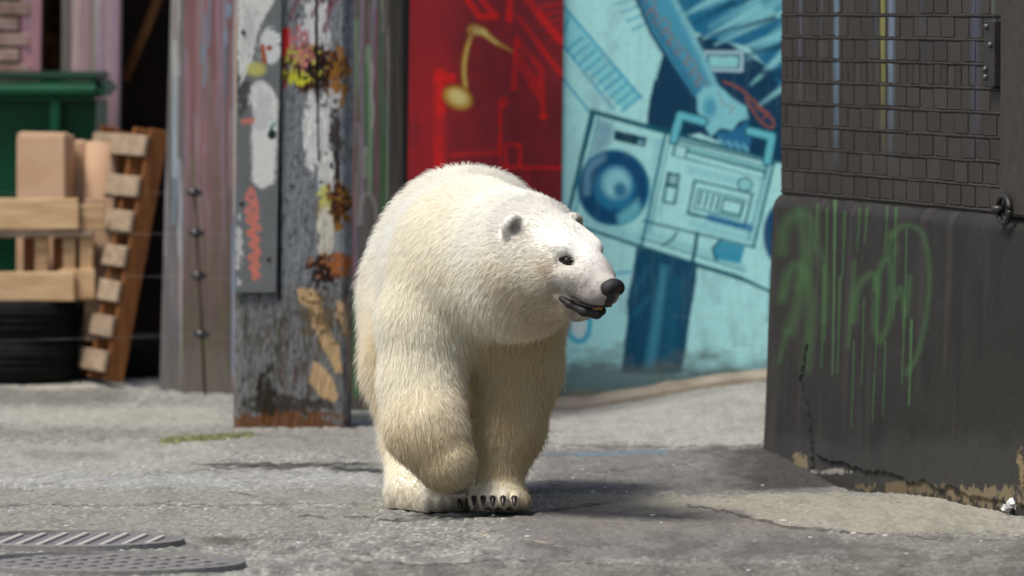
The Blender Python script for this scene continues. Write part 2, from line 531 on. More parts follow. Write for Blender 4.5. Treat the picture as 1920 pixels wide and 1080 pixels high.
# =================================================================== MURAL WALL
def paint_red(U, V):
    p = Paint(U, V, S(132, 38, 46))
    p.mult(0.86 + 0.3 * fbm(U / 40, V / 40, 2, 4))
    red = S(222, 34, 34); dr = S(186, 32, 36)
    p.mix(np.clip((0.5 - np.abs(U - 800) / 120), 0, 0.25), dr)
    p.ell((815, 215), 60, 110, dr, 60, 0.30)
    p.stroke([(825, 138), (824, 420)], 18, red, 11, 0.9)
    p.stroke([(822, 146), (846, 146)], 18, red, 6, 0.9)
    p.stroke([(820, 160), (790, 230)], 5, dr, 6, 0.5)
    for a in ([(968, 75), (964, 165)], [(968, 75), (1015, 130), (1018, 218)], [(970, 100), (1012, 162)], [(973, 122), (1010, 180)]):
        p.stroke(a, 8, S(206, 34, 36), 7, 0.9)
    p.ell((963, 164), 7, 5, red, 3); p.ell((1019, 218), 8, 5, red, 3)
    p.stroke([(972, 32), (1052, 138)], 8, red, 7, 0.85)
    p.stroke([(984, -8), (1052, 78)], 12, red, 8, 0.85)
    p.stroke([(862, -20), (900, 32), (930, 30)], 10, red, 5, 0.85)
    p.stroke([(895, -10), (930, 30)], 8, red, 5, 0.8)
    p.stroke([(956, -40), (955, 36)], 13, red, 5, 0.9)
    for k in range(5):
        p.stroke([(1000 + k * 8, 16 + k * 15), (1056, 6 + k * 14)], 4, red, 4, 0.6)
    for k in range(6):
        p.stroke([(800 + k * 45, -60 - 20 * k), (880 + k * 40, -120 - 30 * k)], 7, red, 4, 0.7)
    p.stroke([(939, 188), (937, 290)], 6, red, 4, 0.8); p.ell((945, 192), 9, 10, red, 5, 0.8)
    p.stroke([(950, 312), (948, 270), (976, 272), (975, 312)], 6, red, 4, 0.85)
    p.stroke([(945, 314), (1055, 314)], 6, red, 4, 0.9)
    p.stroke([(846, 290), (934, 286)], 6, red, 6, 0.6)
    p.stroke([(938, 286), (936, 420)], 5, dr, 4, 0.6)
    p.stroke([(990, 314), (990, 420)], 5, dr, 4, 0.5)
    gold, pale, edge = S(196, 152, 62), S(226, 212, 138), S(150, 98, 44)
    st = curve([(874, 178), (870, 130), (876, 88), (887, 58)], 16)
    p.stroke(st, 12, edge, 4); p.stroke(st, 7, gold, 4); p.stroke([(x + 1, y) for x, y in st], 2.5, pale, 3, 0.7)
    fl = curve([(886, 56), (905, 60), (928, 78), (960, 96)], 16)
    p.stroke(fl, 24, edge, 4, 1, 3); p.stroke(fl, 19, gold, 4, 1, 1.5); p.stroke(fl[2:-5], 11, pale, 6, 0.9, 2)
    p.ell((859, 183), 31, 23, edge, 4, 1, 0.42); p.ell((859, 183), 27, 19, gold, 5, 1, 0.42); p.ell((859, 182), 18, 12, pale, 8, 1, 0.5)
    p.mix(np.clip((fbm(U / 26, V / 60, 91, 4) - 0.55) * 3, 0, 0.35), S(96, 40, 50))
    p.mix(np.clip((V - 640) / 90, 0, 0.8), S(70, 44, 44))
    return p.c
def paint_mural(U, V):
    CY = S(162, 214, 218, 0.9)
    p = Paint(U, V, CY)
    p.mult(0.93 + 0.14 * fbm(U / 60, V / 60, 8, 4))
    line, deep, navy, mid = S(44, 160, 198), S(14, 84, 120), S(12, 60, 92), S(52, 134, 170)
    light, outl = S(146, 212, 220), S(12, 92, 112)
    # film strip of steps
    p.poly([(1056, 10), (1085, 42), (1200, 180), (1170, 210), (1056, 84)], S(108, 200, 218), 4, 0.6)
    p.stroke([(1050, 4), (1202, 184)], 4, line, 3); p.stroke([(1050, 78), (1150, 205)], 4, line, 3)
    for i in range(11):
        t = i / 10
        p.stroke([(1054 + 112 * t, 70 + 138 * t), (1066 + 136 * t, 34 + 150 * t)] if i == 0 else [(1052 + 114 * t, 82 + 126 * t), (1080 + 120 * t, 58 + 122 * t)], 4.5, line, 4, 0.85)
    for i in range(6):
        p.stroke([(1130 + 11 * i, -24 + 16 * i), (1172 + 9 * i, -34 + 15 * i)], 4, line, 4, 0.8)
    p.stroke([(1048, 138), (1110, 216)], 4, line, 3)
    p.mix(np.clip((fbm(U / 30, V / 40, 77, 3) - 0.58) * 3, 0, 0.35), S(150, 186, 196))
    # trousers behind
    p.poly([(1246, 92), (1226, 150), (1216, 190), (1212, 232), (1250, 262), (1310, 250), (1470, 320), (1490, 160), (1400, 100), (1330, 60)], navy, 4)
    p.poly([(1240, 110), (1232, 140), (1230, 150), (1226, 150), (1232, 118)], light, 3, 0.8)
    # shirt
    p.poly([(1255, -400), (1560, -400), (1540, 60), (1480, 190), (1440, 130), (1400, 88), (1330, 72), (1300, 60), (1262, 0)], S(30, 110, 150), 6)
    for a, b, w in (((1282, 28), (1352, -10), 16), ((1318, 72), (1420, 16), 20), ((1340, 84), (1466, 24), 12), ((1372, 98), (1470, 62), 16),
                    ((1408, 158), (1474, 96), 18), ((1424, 196), (1474, 160), 12), ((1300, -10), (1380, -60), 24), ((1400, 6), (1470, -30), 26), ((1366, 60), (1440, 24), 20)):
        p.stroke([a, b], 2, light, 8, 0.9, w)
    for a, b, w in (((1300, 20), (1400, -30), 30), ((1350, 70), (1460, 0), 26), ((1400, 110), (1470, 60), 28), ((1330, 50), (1420, 0), 18)):
        p.stroke([a, b], 2, S(126, 200, 214), 16, 0.75, w)
    for a, b, w in (((1300, 44), (1372, 4), 9), ((1330, 66), (1450, 34), 10), ((1380, 108), (1470, 84), 12), ((1400, 132), (1468, 140), 22), ((1376, 12), (1440, -20), 10)):
        p.stroke([a, b], 2, navy, 7, 0.85, w)
    # belt buckle
    p.poly([(1316, 94), (1394, 96), (1394, 136), (1318, 132)], S(14, 70, 100), 3)
    p.stroke([(1320, 98), (1390, 99), (1389, 132), (1322, 130), (1320, 98)], 7, S(168, 200, 220), 3)
    p.poly([(1328, 105), (1383, 106), (1382, 126), (1329, 125)], light, 3)
    # arm
    arm = [(1190, -20), (1222, 58), (1262, 122), (1296, 172), (1316, 196), (1350, 172), (1336, 140), (1316, 96), (1290, 48), (1256, -20)]
    p.poly([(x - 6, y + 4) for x, y in arm[:5]] + arm[5:], navy, 6)
    p.poly(arm, S(76, 156, 188), 5)
    p.stroke([(1200, -10), (1230, 54), (1268, 116), (1304, 172)], 14, S(40, 112, 150), 14, 0.8)
    p.stroke([(1258, -10), (1294, 60), (1318, 110), (1338, 158)], 10, light, 10, 0.7)
    for k in range(9):
        rr = random.Random(k)
        cx, cy = 1212 + k * 13 + rr.uniform(-6, 6), 8 + k * 19
        p.stroke(curve([(cx - 9, cy), (cx, cy - 13), (cx + 12, cy + 2), (cx + 2, cy + 12), (cx + 14, cy + 20)], 16), 3.2, S(136, 112, 104), 3, 0.75)
    # hand
    p.poly([(1306, 178), (1320, 164), (1346, 160), (1372, 184), (1398, 200), (1402, 222), (1384, 228), (1372, 244), (1350, 240), (1332, 256), (1318, 232), (1306, 206)], S(134, 204, 218), 5)
    p.ell((1330, 202), 12, 18, S(70, 156, 190), 10, 0.9)
    p.poly([(1340, 250), (1372, 246), (1402, 226), (1408, 262), (1400, 286), (1376, 284), (1352, 270)], S(36, 112, 156), 4)
    for k in range(4):
        p.stroke([(1348 + 15 * k, 262 + 3 * k), (1358 + 14 * k, 276 + 2 * k)], 7, S(110, 180, 206), 4, 0.8)
    p.stroke(curve([(1346, 172), (1356, 196), (1374, 200), (1366, 214)], 12), 3, S(150, 128, 112), 3, 0.6)
    ch = S(152, 84, 72)
    p.stroke(curve([(1356, 153), (1385, 166), (1404, 182), (1428, 204), (1448, 226), (1446, 240), (1424, 226), (1404, 196), (1398, 184)], 30), 4, ch, 2.5)
    p.stroke([(1416, 200), (1436, 214)], 3.5, ch, 2); p.stroke([(1430, 222), (1440, 212)], 3.5, ch, 2)
    # boom box
    body = [(1110, 208), (1250, 246), (1462, 302), (1490, 308), (1464, 560), (1440, 546), (1390, 524), (1196, 464), (1058, 418)]
    p.poly([(x - 3, y - 4) for x, y in body[:2]] + body[2:], outl, 4)
    p.poly([(1116, 214), (1248, 252), (1462, 306), (1484, 312), (1458, 552), (1390, 518), (1196, 458), (1064, 414)], CY, 3)
    p.poly([(1120, 222), (1150, 232), (1146, 268), (1106, 300)], S(110, 150, 176), 12, 0.7)
    p.stroke([(1112, 212), (1062, 415)], 5, outl, 3); p.stroke([(1122, 220), (1076, 408)], 2.5, S(40, 130, 150), 3, 0.8)
    p.stroke([(1112, 212), (1248, 250)], 4.5, outl, 3)
    p.stroke([(1247, 250), (1202, 462)], 5, outl, 3); p.stroke([(1256, 258), (1216, 436)], 2.5, outl, 3, 0.7)
    p.stroke([(1258, 260), (1452, 306)], 4.5, outl, 3)
    p.stroke([(1450, 306), (1412, 462)], 5, outl, 3); p.stroke([(1440, 310), (1402, 450)], 2.5, outl, 3, 0.7)
    p.stroke([(1206, 414), (1414, 464)], 4, outl, 3); p.stroke([(1196, 464), (1390, 524), (1450, 550)], 5, outl, 3)
    p.stroke([(1200, 446), (1396, 508)], 3, outl, 3, 0.8)
    p.stroke([(1062, 416), (1198, 462)], 4, outl, 3)
    sh = S(46, 150, 184)
    for a, b, w, al in (((1078, 408), (1200, 450), 26, 0.45), ((1100, 300), (1074, 400), 20, 0.4), ((1236, 270), (1208, 440), 22, 0.45), ((1270, 330), (1220, 420), 18, 0.35), ((1436, 320), (1404, 450), 26, 0.5),
                        ((1220, 440), (1390, 500), 22, 0.45), ((1290, 318), (1400, 344), 20, 0.5), ((1300, 420), (1390, 446), 24, 0.5), ((1120, 240), (1240, 268), 20, 0.3)):
        p.stroke([a, b], w * 0.3, sh, w, al)
    # speaker
    p.ell((1150, 352), 68, 72, S(40, 130, 160), 4); p.ell((1149, 352), 64, 68, S(10, 74, 118), 6)
    p.stroke(curve([(1100, 360), (1104, 318), (1128, 296)], 14), 13, S(116, 168, 196), 12, 0.75)
    p.ell((1152, 352), 38, 42, S(34, 122, 166), 12); p.ell((1155, 344), 26, 28, S(146, 208, 222), 14)
    p.ell((1162, 356), 12, 14, S(28, 104, 150), 10, 0.9)
    p.poly([(1156, 404), (1196, 372), (1202, 396), (1180, 418), (1160, 422)], S(110, 190, 208), 12, 0.9)
    p.poly([(1152, 244), (1212, 258), (1208, 276), (1150, 262)], S(8, 60, 84), 3)
    p.poly([(1196, 262), (1206, 264), (1204, 272), (1194, 270)], S(120, 180, 200), 2)
    # handle
    for h in ([(1262, 262), (1274, 216), (1318, 228)], [(1404, 246), (1446, 256), (1438, 302)]):
        p.stroke(h, 20, outl, 3); p.stroke(h, 13, S(104, 192, 210), 3)
    # tuner strips
    p.poly([(1264, 268), (1438, 312), (1432, 336), (1258, 292)], outl, 3)
    p.poly([(1267, 272), (1286, 277), (1282, 296), (1263, 291)], CY, 3)
    p.stroke([(1292, 280), (1432, 316)], 6, light, 3); p.stroke([(1290, 292), (1426, 328)], 10, CY, 3)
    p.poly([(1250, 322), (1274, 326), (1266, 384), (1240, 380)], outl, 3)
    p.poly([(1255, 328), (1270, 331), (1267, 346), (1252, 343)], S(150, 196, 206), 3)
    p.poly([(1250, 350), (1266, 353), (1262, 380), (1245, 377)], CY, 3)
    p.poly([(1300, 336), (1412, 362), (1396, 428), (1286, 402)], outl, 3)
    p.poly([(1304, 341), (1407, 365), (1393, 422), (1291, 397)], CY, 3)
    p.poly([(1308, 352), (1398, 374), (1388, 412), (1298, 392)], S(30, 120, 140), 3, 0.9)
    p.poly([(1311, 356), (1395, 377), (1386, 408), (1302, 389)], CY, 3)
    for k in range(4):
        p.stroke([(1315 + 11 * k, 360 + 3 * k), (1309 + 11 * k, 384 + 3 * k)], 4, outl, 2.5)
    p.stroke([(1356, 372), (1392, 381), (1386, 404), (1350, 396), (1356, 372)], 4, outl, 2.5)
    p.ell((1396, 346), 15, 14, outl, 3); p.ell((1396, 346), 12, 11, light, 4)
    p.stroke([(1330, 408), (1405, 428)], 14, S(20, 110, 160), 6, 0.85)
    # lower keys
    p.stroke([(1306, 438), (1298, 492)], 7, outl, 3)
    p.stroke(curve([(1268, 436), (1256, 452), (1240, 460)], 10), 4, outl, 3)
    p.poly([(1346, 450), (1396, 462), (1388, 494), (1338, 486), (1334, 468)], S(60, 154, 186), 4)
    p.stroke([(1352, 448), (1334, 466), (1342, 488)], 4, outl, 3)
    # right speaker
    p.ell((1470, 440), 40, 62, S(10, 74, 118), 6); p.ell((1476, 436), 20, 30, S(60, 150, 186), 10)
    # trouser leg
    leg = [(1192, 464), (1306, 494), (1304, 530), (1292, 600), (1284, 664), (1276, 700), (1164, 700), (1170, 640), (1176, 600), (1174, 566), (1184, 520)]
    p.poly(leg, S(14, 76, 108), 5)
    p.poly([(1238, 498), (1252, 500), (1240, 600), (1226, 700), (1206, 700), (1222, 600)], S(66, 140, 168), 14, 0.9)
    p.poly([(1254, 520), (1280, 520), (1268, 640), (1262, 700), (1238, 700), (1246, 600)], S(20, 92, 124), 10, 0.9)
    p.stroke([(1190, 590), (1214, 560)], 10, S(36, 110, 146), 10, 0.6); p.stroke([(1190, 545), (1216, 500)], 8, S(30, 104, 140), 10, 0.6)
    p.stroke([(1448, 500), (1444, 600)], 10, S(14, 84, 116), 5, 0.9)
    # loose loop
    p.stroke(curve([(1066, 590), (1066, 625), (1084, 640), (1102, 628), (1106, 590)], 20), 9, S(52, 172, 206), 4, 0.95)
    p.ell((1086, 612), 13, 20, S(206, 220, 226), 6, 0.9)
    p.stroke([(1155, 512), (1180, 510)], 5, line, 3, 0.8)
    # grime along the foot
    g = (V - 655) / 60 + (fbm(U / 40, V / 18, 12, 4) - 0.5) * 1.6
    p.mix(np.clip(g, 0, 0.85), S(96, 108, 108))
    p.mix(np.clip((V - 728) / 14 + (fbm(U / 16, V / 10, 15, 3) - 0.5) * 2, 0, 0.9), S(150, 134, 112))
    p.mix(np.clip((fbm(U / 8, V / 90, 58, 4) - 0.62) * 3, 0, 0.10), S(120, 140, 146))
    p.mult(0.90 + 0.18 * fbm(U / 5, V / 5, 44, 2))
    return np.clip(p.c * np.array([1.30, 1.36, 1.28]), 0, 0.86)
mw = thing('mural_wall', 'rendered wall with a blue boom box mural beside a dark red section with music notes', 'wall', (0.4, 7.0, 0))
MYL, MYR = 6.70, 7.45
slab('red_section', M_mural, mw, 767, 1056, 752, 1049, 790, -560, 6.66, 6.66, 0.35, 190, 420, paint_red)
slab('blue_section', M_mural, mw, 1057, 1640, 1050, 1600, 768, -560, 6.68, 6.95, 0.35, 330, 560, paint_mural)
# low tan footing along the wall
fo_pts = []
a = GP(1040, 762, 0); 
V_, F_ = [], []
N = 60
for i in range(N + 1):
    t = i / N
    x = 0.14 + 1.55 * t
    y = 6.64 + (x - 0.2) * 0.216
    z = float(gz(x, y))
    h = 0.035 + 0.012 * (vnoise(np.array([i * 0.5]), np.array([3.0]), 4)[0])
    for (dy, dz) in ((-0.16, -0.02), (-0.15, h * 0.55), (-0.10, h), (0.0, h + 0.01), (0.0, -0.02)):
        V_.append((x, y + dy, z + dz))
for i in range(N):
    for k in range(4):
        F_.append((i * 5 + k, (i + 1) * 5 + k, (i + 1) * 5 + k + 1, i * 5 + k + 1))
M_foot = mat_noise('tan_footing', S(140, 128, 112), S(178, 168, 150), 0.9, 0.15, 9, bump=0.5, bscale=60, coord='World')
mesh('footing', V_, F_, M_foot, mw, smooth=False)

# =================================================================== DARK BRICK BUILDING
WL = W(1464, 200, 3.1); WR = W(1890, 200, 0.12)
WD = Vector((WR.x - WL.x, WR.y - WL.y, 0)); WLEN = WD.length; WD.normalize()
WN = Vector((WD.y, -WD.x, 0)).normalized()
if WN.x > 0: WN = -WN
def wp(s, z, out=0.0):
    return Vector((WL.x, WL.y, 0)) + WD * s + WN * out + Vector((0, 0, z))
bb = thing('brick_building', 'dark brown painted brick building corner with smooth plinth and green graffiti', 'building', (WL.x + 1.2, WL.y - 1.2, 0))
def s_at_px(px, py=200):
    lo, hi = -0.5, 6.0
    for _ in range(40):
        m = (lo + hi) / 2
        P = wp(m, 1.0); u, v = PX(np.array([[P.x, P.y, 1.3]]))
        if u[0] < px: lo = m
        else: hi = m
    return lo
# brick material with old drips of paint running down the face
def brick_mat():
    m, nt, b = mat_base('dark_brick', 0.62, 0.35)
    geo = nt.nodes.new('ShaderNodeNewGeometry')
    oi = nt.nodes.new('ShaderNodeObjectInfo')
    n = noise_node(nt, 35, 4, geo.outputs['Position'])
    mx = nadd(nt, 'ShaderNodeMix', data_type='RGBA')
    mx.inputs['A'].default_value = (*S(50, 46, 42), 1); mx.inputs['B'].default_value = (*S(66, 61, 56), 1)
    nt.links.new(n.outputs['Fac'], mx.inputs['Factor'])
    col = vmul(nt, mx.outputs['Result'], ramp(nt, oi.outputs['Random'], 0, 1, 0.8, 1.2))
    sep = nt.nodes.new('ShaderNodeSeparateXYZ'); nt.links.new(geo.outputs['Position'], sep.inputs['Vector'])
    dp = nadd(nt, 'ShaderNodeVectorMath', operation='DOT_PRODUCT')
    nt.links.new(geo.outputs['Position'], dp.inputs[0]); dp.inputs[1].default_value = WD
    n3 = noise_node(nt, 6, 2, geo.outputs['Position'])
    off = Vector((WL.x, WL.y, 0)).dot(WD)
    for px, w, c, z0, a in ((1500, 0.022, S(110, 128, 150), 1.20, 0.45), (1541, 0.018, S(120, 130, 140), 1.35, 0.35), (1568, 0.05, S(118, 150, 172), 1.05, 0.65),
                            (1655, 0.045, S(150, 146, 78), 1.15, 0.75), (1671, 0.06, S(128, 148, 168), 1.1, 0.65), (1640, 0.03, S(70, 96, 120), 1.3, 0.3),
                            (1727, 0.025, S(84, 104, 126), 1.4, 0.4), (1828, 0.07, S(92, 98, 132), 1.15, 0.42), (1862, 0.03, S(120, 140, 110), 1.5, 0.6)):
        s0 = s_at_px(px) + off
        sb = nadd(nt, 'ShaderNodeMath', operation='SUBTRACT'); nt.links.new(dp.outputs['Value'], sb.inputs[0]); sb.inputs[1].default_value = s0
        ab = nadd(nt, 'ShaderNodeMath', operation='ABSOLUTE'); nt.links.new(sb.outputs[0], ab.inputs[0])
        mk = ramp(nt, ab.outputs[0], w * 0.35, w, 1, 0)
        ad = nadd(nt, 'ShaderNodeMath', operation='ADD'); nt.links.new(sep.outputs['Z'], ad.inputs[0])
        nt.links.new(ramp(nt, n3.outputs['Fac'], 0, 1, -0.15, 0.15), ad.inputs[1])
        fz = ramp(nt, ad.outputs[0], z0, z0 + 0.45, 0, a)
        mu = nadd(nt, 'ShaderNodeMath', operation='MULTIPLY'); nt.links.new(mk, mu.inputs[0]); nt.links.new(fz, mu.inputs[1])
        m2 = nadd(nt, 'ShaderNodeMix', data_type='RGBA')
        nt.links.new(mu.outputs[0], m2.inputs['Factor']); nt.links.new(col, m2.inputs['A']); m2.inputs['B'].default_value = (*c, 1)
        col = m2.outputs['Result']
    nt.links.new(col, b.inputs['Base Color'])
    n2 = noise_node(nt, 90, 5, geo.outputs['Position'])
    bp = nt.nodes.new('ShaderNodeBump'); bp.inputs['Strength'].default_value = 0.3; bp.inputs['Distance'].default_value = 0.01
    nt.links.new(n2.outputs['Fac'], bp.inputs['Height']); nt.links.new(bp.outputs['Normal'], b.inputs['Normal'])
    return m
M_brick = brick_mat()
def wall_box(name, s0, s1, z0, z1, o0, o1, mat, bev=0.004, parent=bb):
    V = [wp(s, z, o) for s in (s0, s1) for z in (z0, z1) for o in (o0, o1)]
    F = [(0, 1, 3, 2), (4, 6, 7, 5), (0, 4, 5, 1), (2, 3, 7, 6), (0, 2, 6, 4), (1, 5, 7, 3)]
    bm = bmesh.new()
    vs = [bm.verts.new(v) for v in V]
    for f in F: bm.faces.new([vs[i] for i in f])
    if bev: bmesh.ops.bevel(bm, geom=bm.edges[:], offset=bev, segments=1, affect='EDGES')
    return bm_obj(name, bm, mat, parent)
Z_PL = 0.985                                       # top of the plinth
COURSE = 0.0825
S_END = WLEN
wall_box('wall', 0.006, S_END + 2.2, 0.0, 3.6, -0.0048, -1.6, M_mortar, 0)
brick_meshes = {}
def brick_mesh(L, var):
    key = (round(L, 3), var)
    if key in brick_meshes: return brick_meshes[key]
    bm = box_bm((L, 0.05, COURSE - 0.005), 0.0050, 0.0010, 2)
    me = bpy.data.meshes.new('brick')
    bmesh.ops.recalc_face_normals(bm, faces=bm.faces)
    bm.to_mesh(me); bm.free()
    me.materials.append(M_brick)
    brick_meshes[key] = me
    return me
ang = math.atan2(WD.y, WD.x)
n_course = 13
TILT = 0.012
for k in range(n_course):
    header = (k % 6 == 5)
    unit = 0.0885 if header else 0.177
    z = Z_PL + 0.02 + COURSE * (k + 0.5)
    s = 0.0
    first = unit * (0.5 if (k % 2 and not header) else 1.0)
    i = 0
    while s < S_END - 0.03:
        L = first if i == 0 else unit
        L = min(L, S_END - s)
        me = brick_mesh(L - 0.006, random.randint(0, 3) if abs(L - unit) < 1e-6 else 9)
        o = bpy.data.objects.new('brick', me)
        c = wp(s + L / 2, z + random.uniform(-0.0025, 0.0025), -0.025 + random.uniform(-0.0012, 0.0012))
        o.rotation_euler = (TILT + random.uniform(-0.01, 0.01), random.uniform(-0.008, 0.008), ang + random.uniform(-0.003, 0.003))
        o.location = c
        put(o, bb)
        s += L; i += 1
M_bed = mat_noise('painted_joint', S(50, 47, 44), S(74, 70, 66), 0.75, 0.2, 30, coord='World')
for k in range(n_course + 1):
    V_, F_ = [], []
    tt_ = np.linspace(0.0, S_END - 0.002, 70)
    wob = (fbm(tt_ * 7 + k * 9.1, tt_ * 0 + k, 5, 3) - 0.5) * 0.005
    thk = 0.0030 + 0.0022 * vnoise(tt_ * 8, tt_ * 0 + k * 2.7, 8)
    for t, w_, h_ in zip(tt_, wob, thk):
        z_ = Z_PL + 0.02 + COURSE * k + w_
        for dz, o_ in ((-h_ - 0.003, -0.0048), (-h_ * 0.6, 0.0006), (h_ * 0.6, 0.0002), (h_ + 0.003, -0.0048)):
            V_.append(wp(t, z_ + dz, o_))
    for i in range(len(tt_) - 1):
        for q in range(3):
            F_.append((i * 4 + q, i * 4 + q + 1, (i + 1) * 4 + q + 1, (i + 1) * 4 + q))
    mesh('mortar_bed', V_, F_, M_bed, bb, True)
wall_box('upper_wall', -0.002, S_END, Z_PL + 0.02 + COURSE * n_course + 0.004, 3.6, 0.0, -0.0042, M_upper, 0)
# plinth: painted dark, with green tag graffiti, cracks and a crumbling foot
def paint_plinth(U, V, s, z):
    p = Paint(U, V, S(46, 45, 41))
    p.mult(0.78 + 0.44 * fbm(s * 5, z * 9, 3, 4))
    p.mix(np.clip((fbm(s * 9, z * 1.2, 23, 4) - 0.55) * 4, 0, 0.5), S(70, 66, 62))
    p.mix(np.clip((fbm(s * 14, z * 1.0, 33, 4) - 0.60) * 5, 0, 0.6), S(36, 33, 32))
    p.mix(np.clip((V - 780 - 50 * fbm(U / 40, V / 20, 5, 3)) / 60, 0, 0.6), S(70, 69, 66))
    G = S(74, 118, 66); G2 = S(88, 136, 80)
    def gs(pts, w, a=0.7, n=24, c=G, soft=5):
        p.stroke(curve(pts, n), w * 1.2, c, w * 1.7, a * 0.85)
    gs([(1466, 470), (1472, 425), (1500, 400), (1522, 420), (1518, 480), (1500, 560), (1480, 620)], 13, 0.55, 30)
    gs([(1500, 400), (1506, 470), (1496, 540)], 8, 0.5)
    gs([(1466, 560), (1480, 510), (1500, 500), (1518, 540), (1520, 600), (1512, 690)], 11, 0.6, 30)
    gs([(1476, 620), (1460, 680)], 6, 0.45)
    for (x, y0, y1, w) in ((1533, 384, 470, 4), (1551, 390, 640, 4), (1566, 350, 700, 5), (1584, 398, 520, 4), (1612, 392, 470, 3.5), (1626, 390, 455, 4),
                           (1545, 500, 690, 4), (1575, 520, 700, 4), (1646, 540, 690, 3), (1601, 640, 800, 3), (1640, 700, 790, 3), (1664, 380, 470, 3),
                           (1680, 390, 600, 4), (1700, 430, 620, 3.5), (1696, 560, 720, 4), (1709, 600, 760, 5), (1660, 640, 780, 3), (1620, 560, 720, 3)):
        p.stroke([(x, y0), (x - 2, (y0 + y1) / 2), (x - 5, y1)], w, G2 if w > 4 else G, 4, 0.62, w * 0.5)
    gs([(1600, 600), (1608, 540), (1632, 515), (1645, 530), (1640, 600)], 8, 0.65)
    gs([(1640, 540), (1655, 492), (1670, 500), (1668, 590), (1650, 640), (1640, 610)], 7, 0.65)
    gs([(1680, 560), (1690, 540), (1698, 590), (1706, 520)], 6, 0.6)
    gs([(1672, 440), (1700, 422), (1730, 440), (1742, 500), (1738, 580), (1722, 660), (1700, 700)], 6, 0.6, 30)
    gs([(1672, 440), (1664, 480), (1676, 470)], 9, 0.5)
    gs([(1590, 650), (1598, 560), (1602, 490)], 5, 0.6)
    gs([(1540, 470), (1548, 520), (1545, 600)], 8, 0.4)
    # pale scuffs where plaster let go
    p.blotch((1500, 868), 16, 22, S(142, 128, 98), 0.42, 12, 6)
    p.blotch((1560, 884), 40, 6, S(160, 156, 146), 0.5, 8, 9)
    p.mix(np.clip((V - (896 + (U - 1530) * 0.10) - 14 * (fbm(U / 9, V * 0, 7, 3) - 0.5)) / 5, 0, 0.75) * (U > 1528), S(50, 46, 40))
    p.blotch((1700, 918), 110, 16, S(126, 112, 84), 0.56, 8, 13, 0.8, 0.7, 1.6)
    p.blotch((1850, 930), 90, 24, S(142, 128, 98), 0.55, 8, 14, 0.85, 0.7, 1.6)
    p.blotch((1915, 880), 10, 40, S(146, 126, 92), 0.45, 9, 18)
    p.mix(np.clip((fbm(U / 3, V / 3, 66, 2) - 0.84) * 10, 0, 0.4), S(100, 96, 92))
    d = np.zeros(U.size)
    ck = [(1512, 650), (1506, 690), (1500, 716), (1508, 740), (1516, 780), (1522, 830), (1524, 880)]
    for i in range(len(ck) - 1):
        dd, _ = p.segd(ck[i], ck[i + 1], 1.2)
        m = np.clip((3.2 - dd) / 2, 0, 1)
        p.mix(m, S(24, 22, 21)); d = np.minimum(d, -0.008 * m)
    return p.c, d
def build_plinth():
    sL = -0.025; sR = S_END + 0.9
    ns, nz = 400, 230
    ss = np.linspace(sL, sR, ns + 1)
    prof_z = np.concatenate([np.linspace(-0.12, Z_PL - 0.045, nz - 8), np.linspace(Z_PL - 0.04, Z_PL + 0.006, 9)])
    nz = len(prof_z) - 1
    Sg, Zg = np.meshgrid(ss, prof_z)
    lump = (fbm(Sg * 4, Zg * 4, 51, 4) - 0.5) * 0.012
    out = 0.024 + lump + 0.034 * np.clip((Z_PL - Zg) / Z_PL, 0, 1)
    topk = np.clip((Zg - (Z_PL - 0.045)) / 0.05, 0, 1)
    out = out * (1 - topk ** 2) + (-0.004) * topk ** 2
    # chipped undercut foot
    ft = 0.02 + 0.05 * fbm(Sg * 9, Sg * 0 + 2, 8, 4)
    out = out - np.where((Zg < ft) & (Sg > 0.75), 0.009, 0.0)
    Zw = Zg + np.where(topk > 0, (fbm(Sg * 8, Sg * 0, 3, 3) - 0.5) * 0.012, 0)
    P = np.zeros(Sg.shape + (3,))
    P[..., 0] = WL.x + WD.x * Sg + WN.x * out
    P[..., 1] = WL.y + WD.y * Sg + WN.y * out
    P[..., 2] = Zw
    P = P.reshape(-1, 3)
    U, V = PX(P)
    cols, d = paint_plinth(U, V, Sg.ravel(), Zg.ravel())
    P[:, 0] += WN.x * d; P[:, 1] += WN.y * d
    idx = np.arange(len(P)).reshape(Sg.shape)
    Q = np.stack([idx[:-1, :-1], idx[1:, :-1], idx[1:, 1:], idx[:-1, 1:]], -1).reshape(-1, 4)
    # return face round the far corner
    e = idx[:, 0]; back = P[e].copy(); back[:, 0] += 1.2 * -WN.x; back[:, 1] += 1.2 * -WN.y
    n0 = len(P); bi = np.arange(n0, n0 + len(e))
    Q2 = np.stack([e[:-1], bi[:-1], bi[1:], e[1:]], -1)
    np_mesh('plinth', np.vstack([P, back]), np.vstack([Q, Q2]), M_plinth, bb, True, np.vstack([cols, cols[e]]))
build_plinth()
# projecting strip at the near end of the brick face, bracket and ring
wall_box('pilaster', S_END + 0.002, S_END + 0.9, Z_PL + 0.008, 3.6, 0.03, -0.005, M_upper, 0.01)
sb = s_at_px(1870)
def zpx(py, s):
    P = wp(s, 0); return CAMZ + (HORIZON - py) * (P.y - CAMY) / FPX
br = wall_box('bracket', sb - 0.07, sb + 0.05, zpx(163, sb), zpx(38, sb), 0.002, 0.028, M_steel, 0.004)
def lump(name, c, r, mat, parent, sc=(1, 1, 1)):
    bm = bmesh.new()
    bmesh.ops.create_icosphere(bm, subdivisions=2, radius=r)
    for v in bm.verts: v.co = Vector((v.co.x * sc[0], v.co.y * sc[1], v.co.z * sc[2])) + Vector(c)
    return bm_obj(name, bm, mat, parent, True)
for py, ds in ((50, -0.03), (84, 0.02), (130, -0.04), (145, -0.04)):
    lump('bolt', wp(sb + ds, zpx(py, sb), 0.03), 0.012, M_bolt, br)
sr = s_at_px(1902)
cz = zpx(392, sr)
